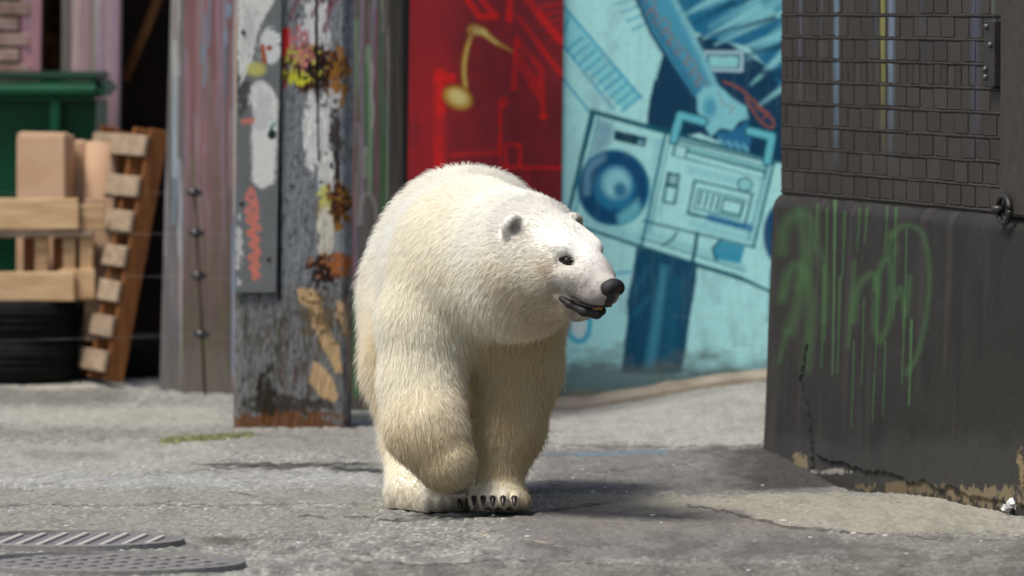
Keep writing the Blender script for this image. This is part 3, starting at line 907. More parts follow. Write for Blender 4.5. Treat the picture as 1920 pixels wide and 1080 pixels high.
pts = [wp(sr + 0.03 + 0.07 * math.cos(t), cz + 0.046 * math.sin(t) * 1.0, 0.045) for t in np.linspace(0, 2 * math.pi, 21)]
hk = tube('wall_ring', pts, 0.010, M_steel, bb, 8)
tube('ring_anchor', [wp(sr - 0.02, cz, 0.02), wp(sr - 0.02, cz, 0.07)], 0.013, M_steel, bb, 8)

# =================================================================== BIG WEATHERED POST
PY = 5.25
def paint_post(U, V):
    p = Paint(U, V, S(124, 130, 135))
    g = fbm(U / 14, V / 60, 4, 4)
    p.mult(0.80 + 0.4 * g)
    low = np.clip((V - 480 + 120 * (fbm(U / 20, V / 40, 6, 3) - 0.5)) / 120, 0, 1)
    p.mix(low * 0.6, S(108, 106, 102))
    p.mix(np.clip((fbm(U / 12, V / 70, 26, 4) - 0.54) * 6, 0, 1) * low * 0.7, S(78, 60, 50))
    p.mix(np.clip((fbm(U / 10, V / 40, 36, 4) - 0.56) * 6, 0, 1) * low * 0.6, S(70, 72, 52))
    p.mix(np.clip((fbm(U / 7, V / 14, 46, 4) - 0.66) * 8, 0, 0.7), S(48, 44, 44))
    p.mix(np.clip((fbm(U / 4, V / 9, 146, 4) - 0.60) * 6, 0, 0.6), S(66, 62, 60))
    p.mix(np.clip((fbm(U / 5, V / 16, 156, 4) - 0.62) * 6, 0, 0.5), S(140, 142, 142))
    # old paint
    p.blotch((590, 50), 30, 70, S(206, 206, 206), 0.42, 9, 61, 0.95, 0.7, 1.6)
    for a, b in (((606, -10), (585, 30)), ((625, -20), (610, 60)), ((560, -10), (545, 35)), ((640, -10), (612, 20))):
        p.stroke([a, b], 7, S(108, 40, 62), 5, 0.7)
    p.blotch((555, 75), 24, 30, S(170, 110, 116), 0.48, 8, 62)
    p.stroke([(535, 58), (536, 108)], 13, S(205, 36, 34), 4, 0.95); p.stroke([(534, 120), (534, 165)], 6, S(176, 44, 40), 4, 0.8)
    p.ell((537, 140), 10, 9, S(170, 170, 62), 5)
    p.blotch((590, 130), 62, 46, S(66, 40, 26), 0.40, 9, 63, 1)
    p.blotch((570, 118), 40, 36, S(186, 182, 84), 0.50, 7, 64, 0.95)
    p.blotch((575, 110), 30, 30, S(190, 120, 116), 0.58, 7, 74, 0.95)
    p.blotch((635, 140), 24, 60, S(142, 96, 34), 0.48, 9, 65, 0.9)
    p.blotch((560, 148), 22, 14, S(196, 196, 60), 0.48, 8, 66)
    p.blotch((600, 130), 50, 30, S(28, 22, 20), 0.60, 7, 67)
    p.blotch((584, 250), 16, 76, S(214, 214, 212), 0.32, 10, 68, 0.97)
    p.blotch((606, 240), 12, 66, S(206, 206, 204), 0.38, 9, 69, 0.95)
    p.blotch((625, 190), 16, 40, S(190, 192, 194), 0.50, 9, 70, 0.8)
    p.blotch((628, 270), 12, 90, S(50, 42, 42), 0.48, 9, 71, 0.9)
    p.stroke([(632, 270), (634, 340)], 7, S(40, 34, 36), 4, 0.8)
    p.blotch((612, 330), 16, 60, S(206, 208, 204), 0.46, 9, 72, 0.9)
    p.blotch((628, 390), 34, 48, S(126, 90, 32), 0.40, 8, 73, 1)
    p.blotch((630, 385), 30, 44, S(70, 40, 22), 0.54, 7, 75, 1)
    p.blotch((606, 380), 14, 34, S(190, 190, 110), 0.56, 7, 76, 1)
    p.blotch((610, 440), 17, 52, S(200, 196, 182), 0.36, 10, 77, 0.95)
    p.blotch((620, 498), 46, 26, S(150, 92, 52), 0.44, 8, 78, 1)
    p.blotch((605, 510), 34, 40, S(44, 28, 24), 0.56, 7, 79, 1)
    tan = S(194, 164, 122)
    p.poly([(556, 540), (584, 540), (602, 560), (612, 610), (636, 650), (642, 700), (630, 700), (614, 664), (600, 640), (586, 610), (578, 575), (560, 568)], tan, 4, 0.95, 1.6)
    p.poly([(630, 560), (644, 570), (654, 620), (650, 640), (640, 610), (628, 590)], tan, 4, 0.85, 1.6)
    p.poly([(582, 700), (588, 676), (600, 682), (622, 706), (634, 745), (626, 756), (600, 742), (580, 716)], tan, 4, 0.95, 1.4)
    p.blotch((600, 600), 50, 60, S(96, 78, 52), 0.60, 7, 80, 0.8)
    p.stroke([(652, 560), (654, 730)], 5, S(176, 140, 108), 4, 0.7)
    p.blotch((500, 745), 20, 60, S(38, 34, 24), 0.42, 9, 81, 0.9)
    p.blotch((540, 760), 90, 22, S(50, 38, 26), 0.46, 12, 82, 0.8)
    p.blotch((545, 790), 120, 20, S(110, 70, 38), 0.42, 8, 83, 0.9)
    d = np.zeros(U.size)
    for ck, w in (([(593, -600), (594, 60), (596, 190)], 2.4), ([(596, 190), (598, 300)], 1.6), ([(524, 60), (524, 560)], 3.0)):
        for i in range(len(ck) - 1):
            dd, _ = p.segd(ck[i], ck[i + 1], 0.5)
            m = np.clip((w + 1 - dd) / 1.5, 0, 1)
            p.mix(m * 0.9, S(30, 27, 27)); d = np.minimum(d, -0.008 * m)
    d = d + (fbm(U / 6, V / 30, 91, 3) - 0.5) * 0.006 - 0.03 * np.clip((np.abs((U - 546) / 109) - 0.86) / 0.14, 0, 1) ** 2
    return p.c, d
def paint_plate(U, V):
    p = Paint(U, V, S(108, 112, 114))
    p.mult(0.9 + 0.2 * fbm(U / 18, V / 30, 7, 4))
    wh = S(216, 218, 214)
    p.poly([(446, -400), (530, -400), (520, -10), (498, 30), (482, 60), (474, 110), (460, 140), (450, 160), (446, 100)], wh, 4, 0.95, 1.5)
    p.blotch((470, 60), 26, 70, S(176, 178, 178), 0.60, 6, 9, 0.7, 0.5, 2)
    p.blotch((508, 85), 20, 34, S(206, 210, 212), 0.36, 12, 5)
    p.stroke([(492, 86), (497, 116)], 8, S(160, 80, 32), 4); p.ell((505, 90), 6, 5, S(150, 70, 34), 3)
    p.ell((480, 130), 18, 13, S(190, 188, 104), 8, 0.9)
    p.poly([(470, 162), (490, 150), (508, 162), (520, 185), (520, 235), (517, 300), (514, 344), (490, 353), (473, 340), (472, 240), (478, 215), (466, 175)], wh, 7, 0.97, 1.2)
    p.blotch((490, 200), 24, 50, S(188, 192, 196), 0.55, 14, 12, 0.8)
    p.stroke([(508, 240), (514, 232)], 6, S(40, 130, 120), 4, 0.9); p.blotch((510, 252), 8, 10, S(30, 50, 50), 0.4, 5, 19)
    pk = S(208, 120, 104)
    p.stroke([(456, 228), (474, 226)], 10, pk, 5, 0.8)
    rr = random.Random(5)
    pts = [(470, 352), (462, 372), (478, 380), (460, 396), (482, 404), (462, 412), (486, 424), (464, 436), (484, 446), (468, 458), (486, 470), (466, 482), (484, 494), (468, 500), (484, 512), (474, 520)]
    p.stroke(curve(pts, 90), 5.5, pk, 4, 0.9)
    p.stroke(curve([(x + 3, y + 5) for x, y in pts], 90), 4, pk, 4, 0.8)
    p.stroke(curve([(474, 356), (482, 392), (474, 430), (482, 470), (476, 515)], 30), 7, pk, 5, 0.8)
    p.blotch((448, 470), 8, 70, S(190, 190, 190), 0.5, 6, 29)
    p.stroke([(439, 100), (440, 350)], 5, S(164, 116, 60), 4, 0.8); p.stroke([(441, 350), (440, 548)], 4, S(110, 150, 170), 4, 0.6)
    p.blotch((455, 180), 16, 40, S(60, 60, 62), 0.5, 9, 39, 0.8)
    return p.c
post = thing('wooden_post', 'wide weathered grey post with peeling paint and a grey metal plate on it', 'post', tuple(W(546, 800, PY)))
post.location.z = 0
slab('shaft', M_post, post, 448, 660, 437, 655, 803, -760, PY, PY, 0.34, 150, 520, paint_post)
pl_ = slab('metal_plate', M_mural, post, 446, 528, 439, 517, 548, -300, PY - 0.022, PY - 0.022, 0.017, 80, 300, paint_plate, embed=None)
for (bx, by) in ((503, 484), (452, 380), (456, 60)):
    lump('bolt', W(bx, by, PY - 0.024), 0.010, M_bolt, pl_, (1, 0.6, 1))

# =================================================================== BOARDS
def drip(p, x, y0, y1, w, col, a=0.8, seed=0):
    n = 12
    pts = []
    for i in range(n + 1):
        t = i / n
        pts.append((x + 5 * (vnoise(np.array([t * 4.0]), np.array([seed * 1.7]), seed)[0] - 0.5), y0 + (y1 - y0) * t))
    p.stroke(pts, w, col, max(3, w * 0.5), a, w * 0.7)
def runs(p, n, pal, seed, y1=700):
    rr = random.Random(seed)
    x0, x1 = float(p.U.min()), float(p.U.max())
    for i in range(n):
        ya = rr.uniform(-160, y1 * 0.55); yb = ya + rr.uniform(90, 360)
        drip(p, rr.uniform(x0, x1), ya, yb, rr.uniform(2.5, 7), S(*rr.choice(pal)), rr.uniform(0.35, 0.75), seed * 31 + i)
PAL = ((138, 124, 140), (112, 120, 104), (150, 144, 146), (98, 92, 96), (126, 96, 104), (92, 100, 82), (160, 150, 156), (84, 80, 82))
def wood_base(U, V, c1, c2, seed):
    p = Paint(U, V, c1)
    p.mix(np.clip(fbm(U / 7, V / 130, seed, 4) * 1.6 - 0.3, 0, 1), c2)
    p.mult(0.8 + 0.4 * fbm(U / 2.2, V / 60, seed + 3, 3))
    return p
def paint_left_a(U, V):
    p = wood_base(U, V, S(84, 82, 82), S(112, 108, 108), 3)
    drip(p, 328, 80, 330, 10, S(168, 176, 176), 0.8, 1); drip(p, 326, 150, 420, 5, S(120, 156, 168), 0.7, 2)
    drip(p, 334, -100, 140, 7, S(170, 166, 162), 0.7, 3); drip(p, 336, 300, 480, 7, S(150, 166, 176), 0.7, 4)
    drip(p, 338, 430, 700, 6, S(172, 166, 164), 0.6, 5)
    runs(p, 14, PAL, 3)
    p.mix(np.clip((V - 640) / 90, 0, 0.5), S(100, 96, 90))
    return p.c
def paint_left_b(U, V):
    p = wood_base(U, V, S(120, 86, 88), S(138, 106, 110), 13)
    k = 0
    for x, y0, y1, w, c in ((362, -200, 260, 9, S(124, 92, 92)), (378, -200, 120, 7, S(112, 140, 164)), (384, 30, 160, 6, S(104, 160, 184)), (380, -100, 80, 12, S(150, 120, 128)),
                            (398, -200, 150, 9, S(116, 70, 72)), (408, -200, 240, 8, S(142, 120, 138)), (420, -200, 170, 7, S(120, 140, 162)), (424, 60, 190, 5, S(108, 156, 180)),
                            (430, 10, 30, 8, S(108, 160, 190)), (392, -200, 90, 5, S(110, 150, 170)), (352, 100, 420, 6, S(150, 120, 134)), (345, 280, 520, 8, S(140, 124, 140)),
                            (412, 200, 330, 8, S(128, 104, 112)), (356, 420, 700, 5, S(110, 90, 104)), (372, -200, 340, 5, S(150, 118, 116))):
        drip(p, x, y0, y1, w, c, 0.75, k); k += 1
    runs(p, 26, PAL, 5)
    low = np.clip((V - 300 + 120 * (fbm(U / 12, V / 60, 5, 3) - 0.5)) / 260, 0, 1)
    p.mix(low * 0.8, S(88, 84, 76))
    p.mix(np.clip((fbm(U / 6, V / 50, 8, 4) - 0.5) * 5, 0, 1) * low * 0.6, S(98, 100, 66))
    p.mix(np.clip((V - 640) / 80, 0, 0.6), S(110, 104, 98))
    return p.c
def paint_left_c(U, V):
    p = wood_base(U, V, S(112, 96, 98), S(140, 126, 122), 23)
    drip(p, 442, -200, 400, 7, S(176, 166, 160), 0.8, 1); drip(p, 434, 60, 600, 5, S(124, 150, 168), 0.8, 2); drip(p, 446, 40, 500, 4, S(168, 120, 62), 0.9, 3)
    drip(p, 436, 420, 700, 6, S(120, 150, 176), 0.8, 4); drip(p, 440, 480, 720, 7, S(172, 152, 160), 0.7, 5)
    return p.c
def paint_right_board(U, V):
    p = wood_base(U, V, S(98, 94, 88), S(120, 116, 106), 33)
    lil, gr, pg, pk = S(156, 138, 156), S(78, 128, 84), S(142, 176, 142), S(150, 100, 116)
    k = 0
    for x, y0, y1, w, c in ((662, -200, 120, 9, S(150, 140, 156)), (668, 40, 200, 9, pg), (678, -200, 420, 8, lil), (690, 20, 360, 8, S(126, 96, 104)), (693, 90, 360, 11, pg), (686, 120, 330, 8, gr),
                            (700, -200, 140, 11, S(160, 150, 170)), (706, 20, 420, 7, S(140, 98, 110)), (716, -200, 420, 8, gr), (718, -40, 60, 5, S(176, 176, 166)), (722, 180, 400, 7, S(84, 132, 88)),
                            (664, 180, 520, 8, pk), (668, 420, 560, 6, S(110, 96, 140)), (660, 200, 420, 5, S(150, 116, 118)), (699, 120, 240, 5, S(196, 186, 190)), (738, 240, 420, 5, S(130, 94, 66)),
                            (667, 560, 740, 14, S(96, 146, 100)), (683, 280, 330, 9, S(180, 186, 168))):
        drip(p, x, y0, y1, w, c, 0.85, k); k += 1
    runs(p, 18, PAL + ((120, 152, 120), (150, 130, 152)), 9)
    p.stroke(curve([(672, 420), (678, 376), (690, 362), (702, 380), (706, 420)], 20), 6, S(160, 156, 156), 4, 0.85)
    dk = np.clip((U - 724) / 8, 0, 1)
    p.mix(dk * 0.9, S(84, 80, 74)); 
    p.mix(dk * np.clip((fbm(U / 5, V / 120, 55, 3) - 0.4) * 3, 0, 1), S(108, 104, 94))
    p.mix(np.clip((U - 752) / 6, 0, 1), S(46, 46, 44))
    return p.c
bf = thing('board_fence', 'tall weathered boards with pink and grey paint drips behind the metal rod', 'fence', (-1.35, 8.1, 0))
slab('plank', M_plank, bf, 320, 348, 300, 341, 706, -560, 8.22, 8.12, 0.03, 24, 260, paint_left_a)
slab('plank', M_plank, bf, 346, 436, 340, 432, 728, -560, 8.06, 8.0, 0.04, 66, 300, paint_left_b)
slab('plank', M_plank, bf, 437, 470, 433, 470, 736, -560, 7.96, 7.90, 0.04, 24, 260, paint_left_c)
rb = thing('painted_board', 'upright board with green and lilac paint drips beside the red wall', 'board', (-0.66, 6.1, 0))
slab('panel', M_plank, rb, 656, 728, 652, 722, 788, -560, 6.1, 6.1, 0.05, 60, 320, paint_right_board)
slab('jamb', M_plank, rb, 729, 768, 723, 757, 785, -560, 6.06, 6.06, 0.09, 32, 300, paint_right_board)
box('foot_block', W(678, 790, 5.95) + Vector((0, 0, 0.012)), (0.12, 0.14, 0.06), M_ironl, rb, 0.01)

# =================================================================== LEFT YARD
# back building: brick pier, painted piers and dark openings
BY = 10.6
def paint_pier(U, V):
    p = wood_base(U, V, S(158, 128, 136), S(178, 150, 152), 63)
    for k, (x, w, c) in enumerate(((146, 8, S(196, 168, 170)), (160, 9, S(168, 132, 140)), (176, 6, S(150, 160, 120)), (185, 8, S(168, 160, 180)), (170, 5, S(110, 110, 100)), (203, 12, S(176, 150, 160)),
                                   (212, 8, S(150, 138, 160)), (193, 6, S(130, 116, 130)), (139, 5, S(190, 180, 158)))):
        drip(p, x, -400, 120 + 130 * ((k * 37) % 10) / 10, w, c, 0.8, k)
    p.mix(np.clip((V - 180) / 120, 0, 0.6), S(126, 112, 122))
    return p.c
def paint_strip(U, V):
    p = wood_base(U, V, S(176, 132, 136), S(152, 112, 124), 73)
    p.stroke([(54, -200), (54, 110)], 6, S(118, 116, 132), 4, 0.8); p.stroke([(55, 70), (55, 125)], 12, S(186, 132, 130), 5, 0.9)
    p.ell((55, 97), 5, 6, S(96, 108, 130), 3)
    return p.c
def paint_grey(U, V):
    return wood_base(U, V, S(104, 100, 96), S(122, 118, 112), 83).c
back = thing('back_building', 'shadowed rear building with pink painted piers and dark openings behind the dumpster', 'building', (-2.0, BY, 0))
slab('wall', M_dark, back, -520, 340, -520, 340, 690, -560, BY + 1.1, BY + 1.1, 0.1, 4, 4, lambda U, V: np.tile(S(30, 24, 22), (U.size, 1)))  # recess behind the piers, its shade painted as dark colour
slab('pier', M_plank, back, 134, 223, 130, 212, 690, -560, BY, BY, 0.30, 60, 220, paint_pier)
slab('pier', M_plank, back, 116, 133, 112, 129, 690, -560, BY + 0.02, BY + 0.02, 0.30, 8, 60, paint_grey)
slab('pier', M_plank, back, 40, 77, 34, 71, 690, -560, BY + 0.01, BY + 0.01, 0.30, 24, 160, paint_strip)
slab('rusty_sheet', M_rust, back, 70, 122, 66, 118, 690, -560, BY + 0.36, BY + 0.36, 0.03, 3, 3, paint_grey)
slab('brick_core', M_mortar, back, -400, 39, -400, 33, 690, -560, BY + 0.03, BY + 0.03, 0.30, 3, 3, paint_grey)
M_pbrick = mat_noise('pinkish_brick', S(132, 104, 96), S(166, 140, 132), 0.85, 0.2, 12, rnd=0.15, coord='World')
bm = box_bm((0.19, 0.05, 0.060), 0.005, 0.002)
pbm = bpy.data.meshes.new('brick'); bm.to_mesh(pbm); bm.free(); pbm.materials.append(M_pbrick)
pl = W(38, 60, BY).x
for k in range(9):
    z = 1.10 + k * 0.073
    x = pl - (0.10 if k % 2 else 0.05)
    for i in range(3):
        o = bpy.data.objects.new('brick', pbm); o.location = (x - i * 0.2, BY + 0.03, z); put(o, back)
tube('hanging_pole', [W(232, 150, BY + 0.5), W(272, 60, BY + 0.45), W(310, -40, BY + 0.4)], 0.022, M_woodb, back, 8)
box('dark_opening_panel', W(262, 300, BY + 0.7), (0.34, 0.04, 2.9), M_dark, back, 0.01)  # plain panel in the opening; the doorway's shade is its dark colour

# dumpster
DY = 9.35
dl, dr = W(-520, 300, DY).x, W(180, 300, DY).x
dt = W(100, 142, DY).z
dm = thing('dumpster', 'dark green steel dumpster behind the cardboard boxes', 'dumpster', ((dl + dr) / 2, DY + 0.5, 0))
V_ = []
for (z, ins) in ((0.16, 0.10), (dt - 0.12, 0.0)):
    V_ += [(dl + ins, DY + 0.04 + ins, z), (dr - ins * 0.4, DY + 0.04 + ins, z), (dr - ins * 0.4, DY + 1.05, z), (dl + ins, DY + 1.05, z)]
mesh('body', V_, [(0, 1, 5, 4), (1, 2, 6, 5), (2, 3, 7, 6), (3, 0, 4, 7), (0, 3, 2, 1)], M_green, dm)
def rim_box(n, x0, x1, y0, y1, z0, z1, m, bev=0.02):
    return bm_obj(n, box_bm((x1 - x0, y1 - y0, z1 - z0), bev, 0, 3, Matrix.Translation(((x0 + x1) / 2, (y0 + y1) / 2, (z0 + z1) / 2))), m, dm, False)
rim_box('rim', dl - 0.02, dr + 0.03, DY - 0.05, DY + 0.06, dt - 0.115, dt - 0.024, M_green, 0.034)
rim_box('rim', dr - 0.05, dr + 0.04, DY + 0.062, DY + 1.06, dt - 0.10, dt - 0.025, M_green)
rim_box('lid', dl - 0.02, dr + 0.01, DY - 0.02, DY + 1.06, dt - 0.022, dt + 0.012, M_greend, 0.012)
rbx = W(104, 200, DY).x
rim_box('rib', rbx - 0.025, rbx + 0.025, DY - 0.03, DY + 0.05, 0.3, dt - 0.102, M_green, 0.01)
rim_box('rib', rbx - 0.83, rbx - 0.78, DY - 0.03, DY + 0.05, 0.3, dt - 0.102, M_green, 0.01)
rim_box('side_rail', dl + 0.02, dr - 0.08, DY - 0.012, DY + 0.05, 0.78, 0.83, M_greend, 0.01)
for wx in (dl + 0.2, dr - 0.25):
    for wy in (DY + 0.2, DY + 0.9):
        V2, F2 = tube_vf([(wx - 0.025, wy, 0.085), (wx + 0.025, wy, 0.085)], 0.085, 16)
        mesh('wheel', V2, F2, M_rubber, dm, True)

# tyres
def tyre(label, c, R=0.34, w=0.185):
    prof = []
    r0 = R * 0.60
    for a in np.linspace(0, 1, 25):
        t = a * 2 * math.pi
        ct, st = math.cos(t), math.sin(t)
        rr = (R + r0) / 2 + (R - r0) / 2 * np.sign(ct) * abs(ct) ** 0.55
        zz = w / 2 * np.sign(st) * abs(st) ** 0.6
        prof.append((rr, zz + w / 2))
    t = thing('tyre', label, 'tyre', c, 'stacked tyres by the pallets')
    lathe('casing', prof, c, M_rubber, t, 48)
    for z in (0.06, 0.093, 0.126):
        pts = [(c[0] + (R + 0.002) * math.cos(a), c[1] + (R + 0.002) * math.sin(a), c[2] + z) for a in np.linspace(0, 2 * math.pi, 49)]
        V2, F2 = tube_vf(pts, 0.006, 5, False)
        mesh('tread_rib', V2, F2, M_rubber, t, True)
    return t
TX = W(8, 700, 8.95).x
TZ = float(gz(TX, 9.0))
tyre('black tyre lying on the ground under another tyre, below the pale pallet', (TX, 8.95, TZ + 0.0))
tyre('black tyre lying on another tyre, carrying the pale pallet', (TX + 0.0, 8.96, TZ + 0.187))
TX2 = W(232, 700, 9.25).x
tyre('black tyre lying on the ground behind the leaning brown pallet', (TX2, 9.42, TZ + 0.004))
# pallet set on edge on the tyres
pY = 8.72
pal = thing('pallet', 'pale new wooden pallet standing on edge on top of two tyres', 'pallet', (W(-40, 560, pY).x, pY, TZ + 0.375), 'wooden pallets')
def pboard(name, x0, x1, y0, y1, Y, th, mat, parent, dz=0.0):
    a, b = W(x0, y1, Y), W(x1, y0, Y)
    return box(name, ((a.x + b.x) / 2, Y + th / 2, (a.z + b.z) / 2), (b.x - a.x, th, b.z - a.z), mat, parent, 0.004, 0.002)
pboard('deck_board', -230, 147, 372, 430, pY, 0.022, M_wood, pal)
pboard('deck_board', -230, 140, 510, 565, pY, 0.022, M_wood, pal)
pboard('deck_board', -230, 176, 432, 445, pY + 0.026, 0.10, M_woodg, pal)
pboard('deck_board', 100, 196, 384, 431, pY + 0.03, 0.022, M_wood, pal)
pboard('deck_board', 110, 178, 505, 560, pY + 0.03, 0.022, M_wood, pal)
for x in (66, 118, 150, -60):
    pboard('stringer', x, x + 24, 446, 563, pY + 0.056, 0.09, M_wood, pal)
for x in (44, 100):
    pboard('stringer', x, x + 20, 446, 563, pY + 0.10, 0.05, M_woodb, pal)
pboard('bottom_board', -230, 176, 548, 566, pY + 0.15, 0.10, M_woodg, pal)
# leaning pallet
lY = 8.45
b0, t0 = W(213, 716, lY), W(300, 243, lY)
Lv = (t0 - b0); LL = Lv.length; Lv.normalize()
Dv = Vector((-0.285, 0.958, 0)).normalized()
Tv = Lv.cross(Dv).normalized()
if Tv.x > 0: Tv = -Tv           # towards the deck boards
lp = thing('pallet', 'brown wooden pallet leaning upright on its end against the boards', 'pallet', tuple(b0), 'wooden pallets')
def lbox(name, l0, l1, d0, d1, t0_, t1_, mat):
    V = [b0 + Lv * l + Dv * d + Tv * t for l in (l0, l1) for d in (d0, d1) for t in (t0_, t1_)]
    F = [(0, 1, 3, 2), (4, 6, 7, 5), (0, 4, 5, 1), (2, 3, 7, 6), (0, 2, 6, 4), (1, 5, 7, 3)]
    bm = bmesh.new(); vs = [bm.verts.new(v) for v in V]
    for f in F: bm.faces.new([vs[i] for i in f])
    bmesh.ops.bevel(bm, geom=bm.edges[:], offset=0.004, segments=1, affect='EDGES')
    return bm_obj(name, bm, mat, lp)
lbox('stringer', 0, LL, 0, 0.04, -0.045, 0.040, M_woodb)
lbox('stringer', 0, LL, 0.30, 0.34, -0.045, 0.040, M_woodb)
lbox('stringer', 0, LL - 0.02, 0.62, 0.66, -0.045, 0.040, M_woodb)
lbox('stringer', 0, LL, 0.94, 0.98, -0.045, 0.040, M_woodb)
for i in range(7):
    l = 0.035 + 0.158 * i
    if i == 6: l = LL - 0.13
    lbox('deck_board', l, l + 0.094, -0.006, 0.985, 0.042, 0.062, M_woodg)
for i in range(3):
    l = 0.08 + 0.46 * i
    lbox('bottom_board', l, l + 0.09, 0.05, 0.985, -0.047, -0.060, M_woodb)

# cardboard
cY = 8.95
cbz = W(80, 380, cY).z
def carton(label, x0, x1, y0, y1, Y, dep, rot, name='cardboard_box'):
    a, b = W(x0, y1, Y), W(x1, y0, Y)
    c = Vector(((a.x + b.x) / 2, Y + dep / 2, a.z))
    t = thing(name, label, 'box', tuple(c), 'cardboard by the dumpster')
    R = Matrix.Rotation(rot, 4, 'Z')
    h = b.z - a.z
    wd = b.x - a.x
    box('carton_side', c + Vector((0, 0, h / 2)), (wd, dep, h), M_card, t, 0.006, 0.004, R)
    box('flap', c + Vector((-0.01, -dep * 0.2, h + 0.006)), (wd * 0.96, dep * 0.5, 0.008), M_card, t, 0.002, 0.003, R @ Matrix.Rotation(0.10, 4, 'X'))
    return t
sup = W(80, 560, 8.95).z
carton('tall plain cardboard box standing between dumpster and pale pallet', 36, 132, 254, 590, 8.92, 0.15, -0.25)
tt = thing('cardboard_tube', 'pale rolled cardboard tube standing upright beside the tall box', 'tube', tuple(W(190, 600, 9.08)), 'cardboard by the dumpster')
tb = W(176, 640, 9.05); tp = W(191, 266, 9.05)
pr = 0.073
V2, F2 = tube_vf([tb, tb.lerp(tp, 0.5), tp], [pr * 0.92, pr * 0.98, pr], 24)
mesh('roll', V2, F2, M_card, tt, True)
tube('core', [tp - Vector((0, 0, 0.01)), tp + Vector((0.0, 0, 0.006))], pr * 0.55, M_woodg, tt, 16)
ts = thing('cardboard_sheet', 'narrow folded cardboard strip standing between box and tube', 'cardboard', tuple(W(148, 600, 9.02)), 'cardboard by the dumpster')
box('sheet', (W(148, 430, 9.02).x, 9.10, (W(148, 264, 9.02).z + W(148, 610, 9.02).z) / 2), (0.05, 0.05, W(148, 264, 9.02).z - W(148, 610, 9.02).z), M_card, ts, 0.004, 0.004)
box('fold', (W(166, 430, 9.02).x, 9.16, (W(148, 300, 9.02).z + W(148, 610, 9.02).z) / 2), (0.05, 0.012, W(148, 300, 9.02).z - W(148, 610, 9.02).z), M_card, ts, 0.002, 0.002)
ts2 = thing('cardboard_sheet', 'flat pale cardboard sheet standing behind the deck boards of the leaning pallet', 'cardboard', tuple(W(190, 600, 8.9)), 'cardboard by the dumpster')
box('sheet', (W(186, 460, 8.86).x, 8.88, (W(186, 372, 8.86).z + W(186, 640, 8.86).z) / 2), (0.13, 0.012, W(186, 372, 8.86).z - W(186, 640, 8.86).z), M_card, ts2, 0.002, 0.002)

# =================================================================== ELECTRIC FENCE ROD AND WIRES
rd0, rd1 = GP(385, 741, 0.0), W(361, 288, 7.80)
rod = thing('fence_rod', 'thin rusty metal rod with four black insulators in front of the boards', 'fence post', (rd0.x, rd0.y, 0))
tube('rod', [rd0 - Vector((0, 0, 0.03)), rd0.lerp(rd1, 0.5), rd1], 0.0065, M_rod, rod, 8)
ins_pts = []
for py in (361, 437, 517, 627):
    t = (741 - py) / (741 - 288)
    c = rd0.lerp(rd1, t)
    V2, F2 = tube_vf([c + Vector((-0.036, -0.02, 0)), c + Vector((-0.018, -0.02, 0.002)), c + Vector((-0.016, -0.02, 0.002)), c + Vector((0.014, -0.012, 0)), c + Vector((0.016, -0.012, 0)), c + Vector((0.034, -0.012, -0.003))],
                     [0.010, 0.012, 0.020, 0.020, 0.012, 0.009], 12)
    mesh('insulator', V2, F2, M_insul, rod, True)
    ins_pts.append(c + Vector((0.0, -0.042, 0.0)))
for i, (c, (ex, ey)) in enumerate(zip(ins_pts, ((1560, 380), (1560, 470), (1560, 612), (1560, 735)))):
    e = W(ex, ey, 6.45)
    m = c.lerp(e, 0.5) - Vector((0, 0, 0.012))
    l = W(-300, (352, 430, 511, 640)[i], 8.2)
    o = tube('fence_wire', [l, l.lerp(c, 0.5) - Vector((0, 0, 0.01)), c, c.lerp(e, 0.25) - Vector((0, 0, 0.009)), m, c.lerp(e, 0.75) - Vector((0, 0, 0.009)), e], 0.0003, M_wire, None, 5)
    tag(o, 'thin fence wire strung from the %s insulator of the rod' % ('topmost', 'second highest', 'third highest', 'lowest')[i], 'wire', 'fence wires')

# =================================================================== MANHOLE COVERS AND GROUND BITS
def manhole(label, px, py, R, kind):
    g = GP(px, py, 0.0)
    c = (g.x, g.y, 0.004)
    t = thing('manhole_cover', label, 'manhole cover', c)
    lathe('frame', [(R + 0.014, -0.02), (R + 0.012, 0.012), (R - 0.002, 0.016), (R - 0.006, 0.002)], c, M_stud, t, 64, False)
    lathe('plate', [(0.0, 0.004), (R - 0.01, 0.004), (R - 0.009, -0.02)], c, M_iron, t, 64, False)
    if kind == 0:
        tilt = math.radians(6)
        n = int(R / 0.066)
        for i in range(-n, n + 1):
            x = i * 0.066
            h = math.sqrt(max(0.0, (R - 0.03) ** 2 - x * x))
            if h < 0.03: continue
            M = Matrix.Translation((c[0] + x, c[1], c[2] + 0.007)) @ Matrix.Rotation(-tilt, 4, 'Z')
            bm_obj('rib', box_bm((0.018, 2 * h * 0.96, 0.010), 0.002, 0, 1, M), M_ironl, t)
    else:
        q = 0.085
        n = int(R / q) + 1
        me = None
        for i in range(-n, n + 1):
            for j in range(-n, n + 1):
                x, y = i * q + (q / 2 if j % 2 else 0), j * q
                if math.hypot(x, y) > R - 0.05: continue
                if me is None:
                    bm = box_bm((0.05, 0.05, 0.008), 0.003)
                    me = bpy.data.meshes.new('stud'); bm.to_mesh(me); bm.free(); me.materials.append(M_stud)
                o = bpy.data.objects.new('stud', me); o.location = (c[0] + x, c[1] + y, c[2] + 0.007); o.rotation_euler.z = 0.5
                put(o, t)
    return t
manhole('round iron cover with raised parallel bars set in the pavement', 134, 1019, 0.345, 0)
manhole('round iron cover with small square studs set in the pavement', 206, 1062, 0.40, 1)
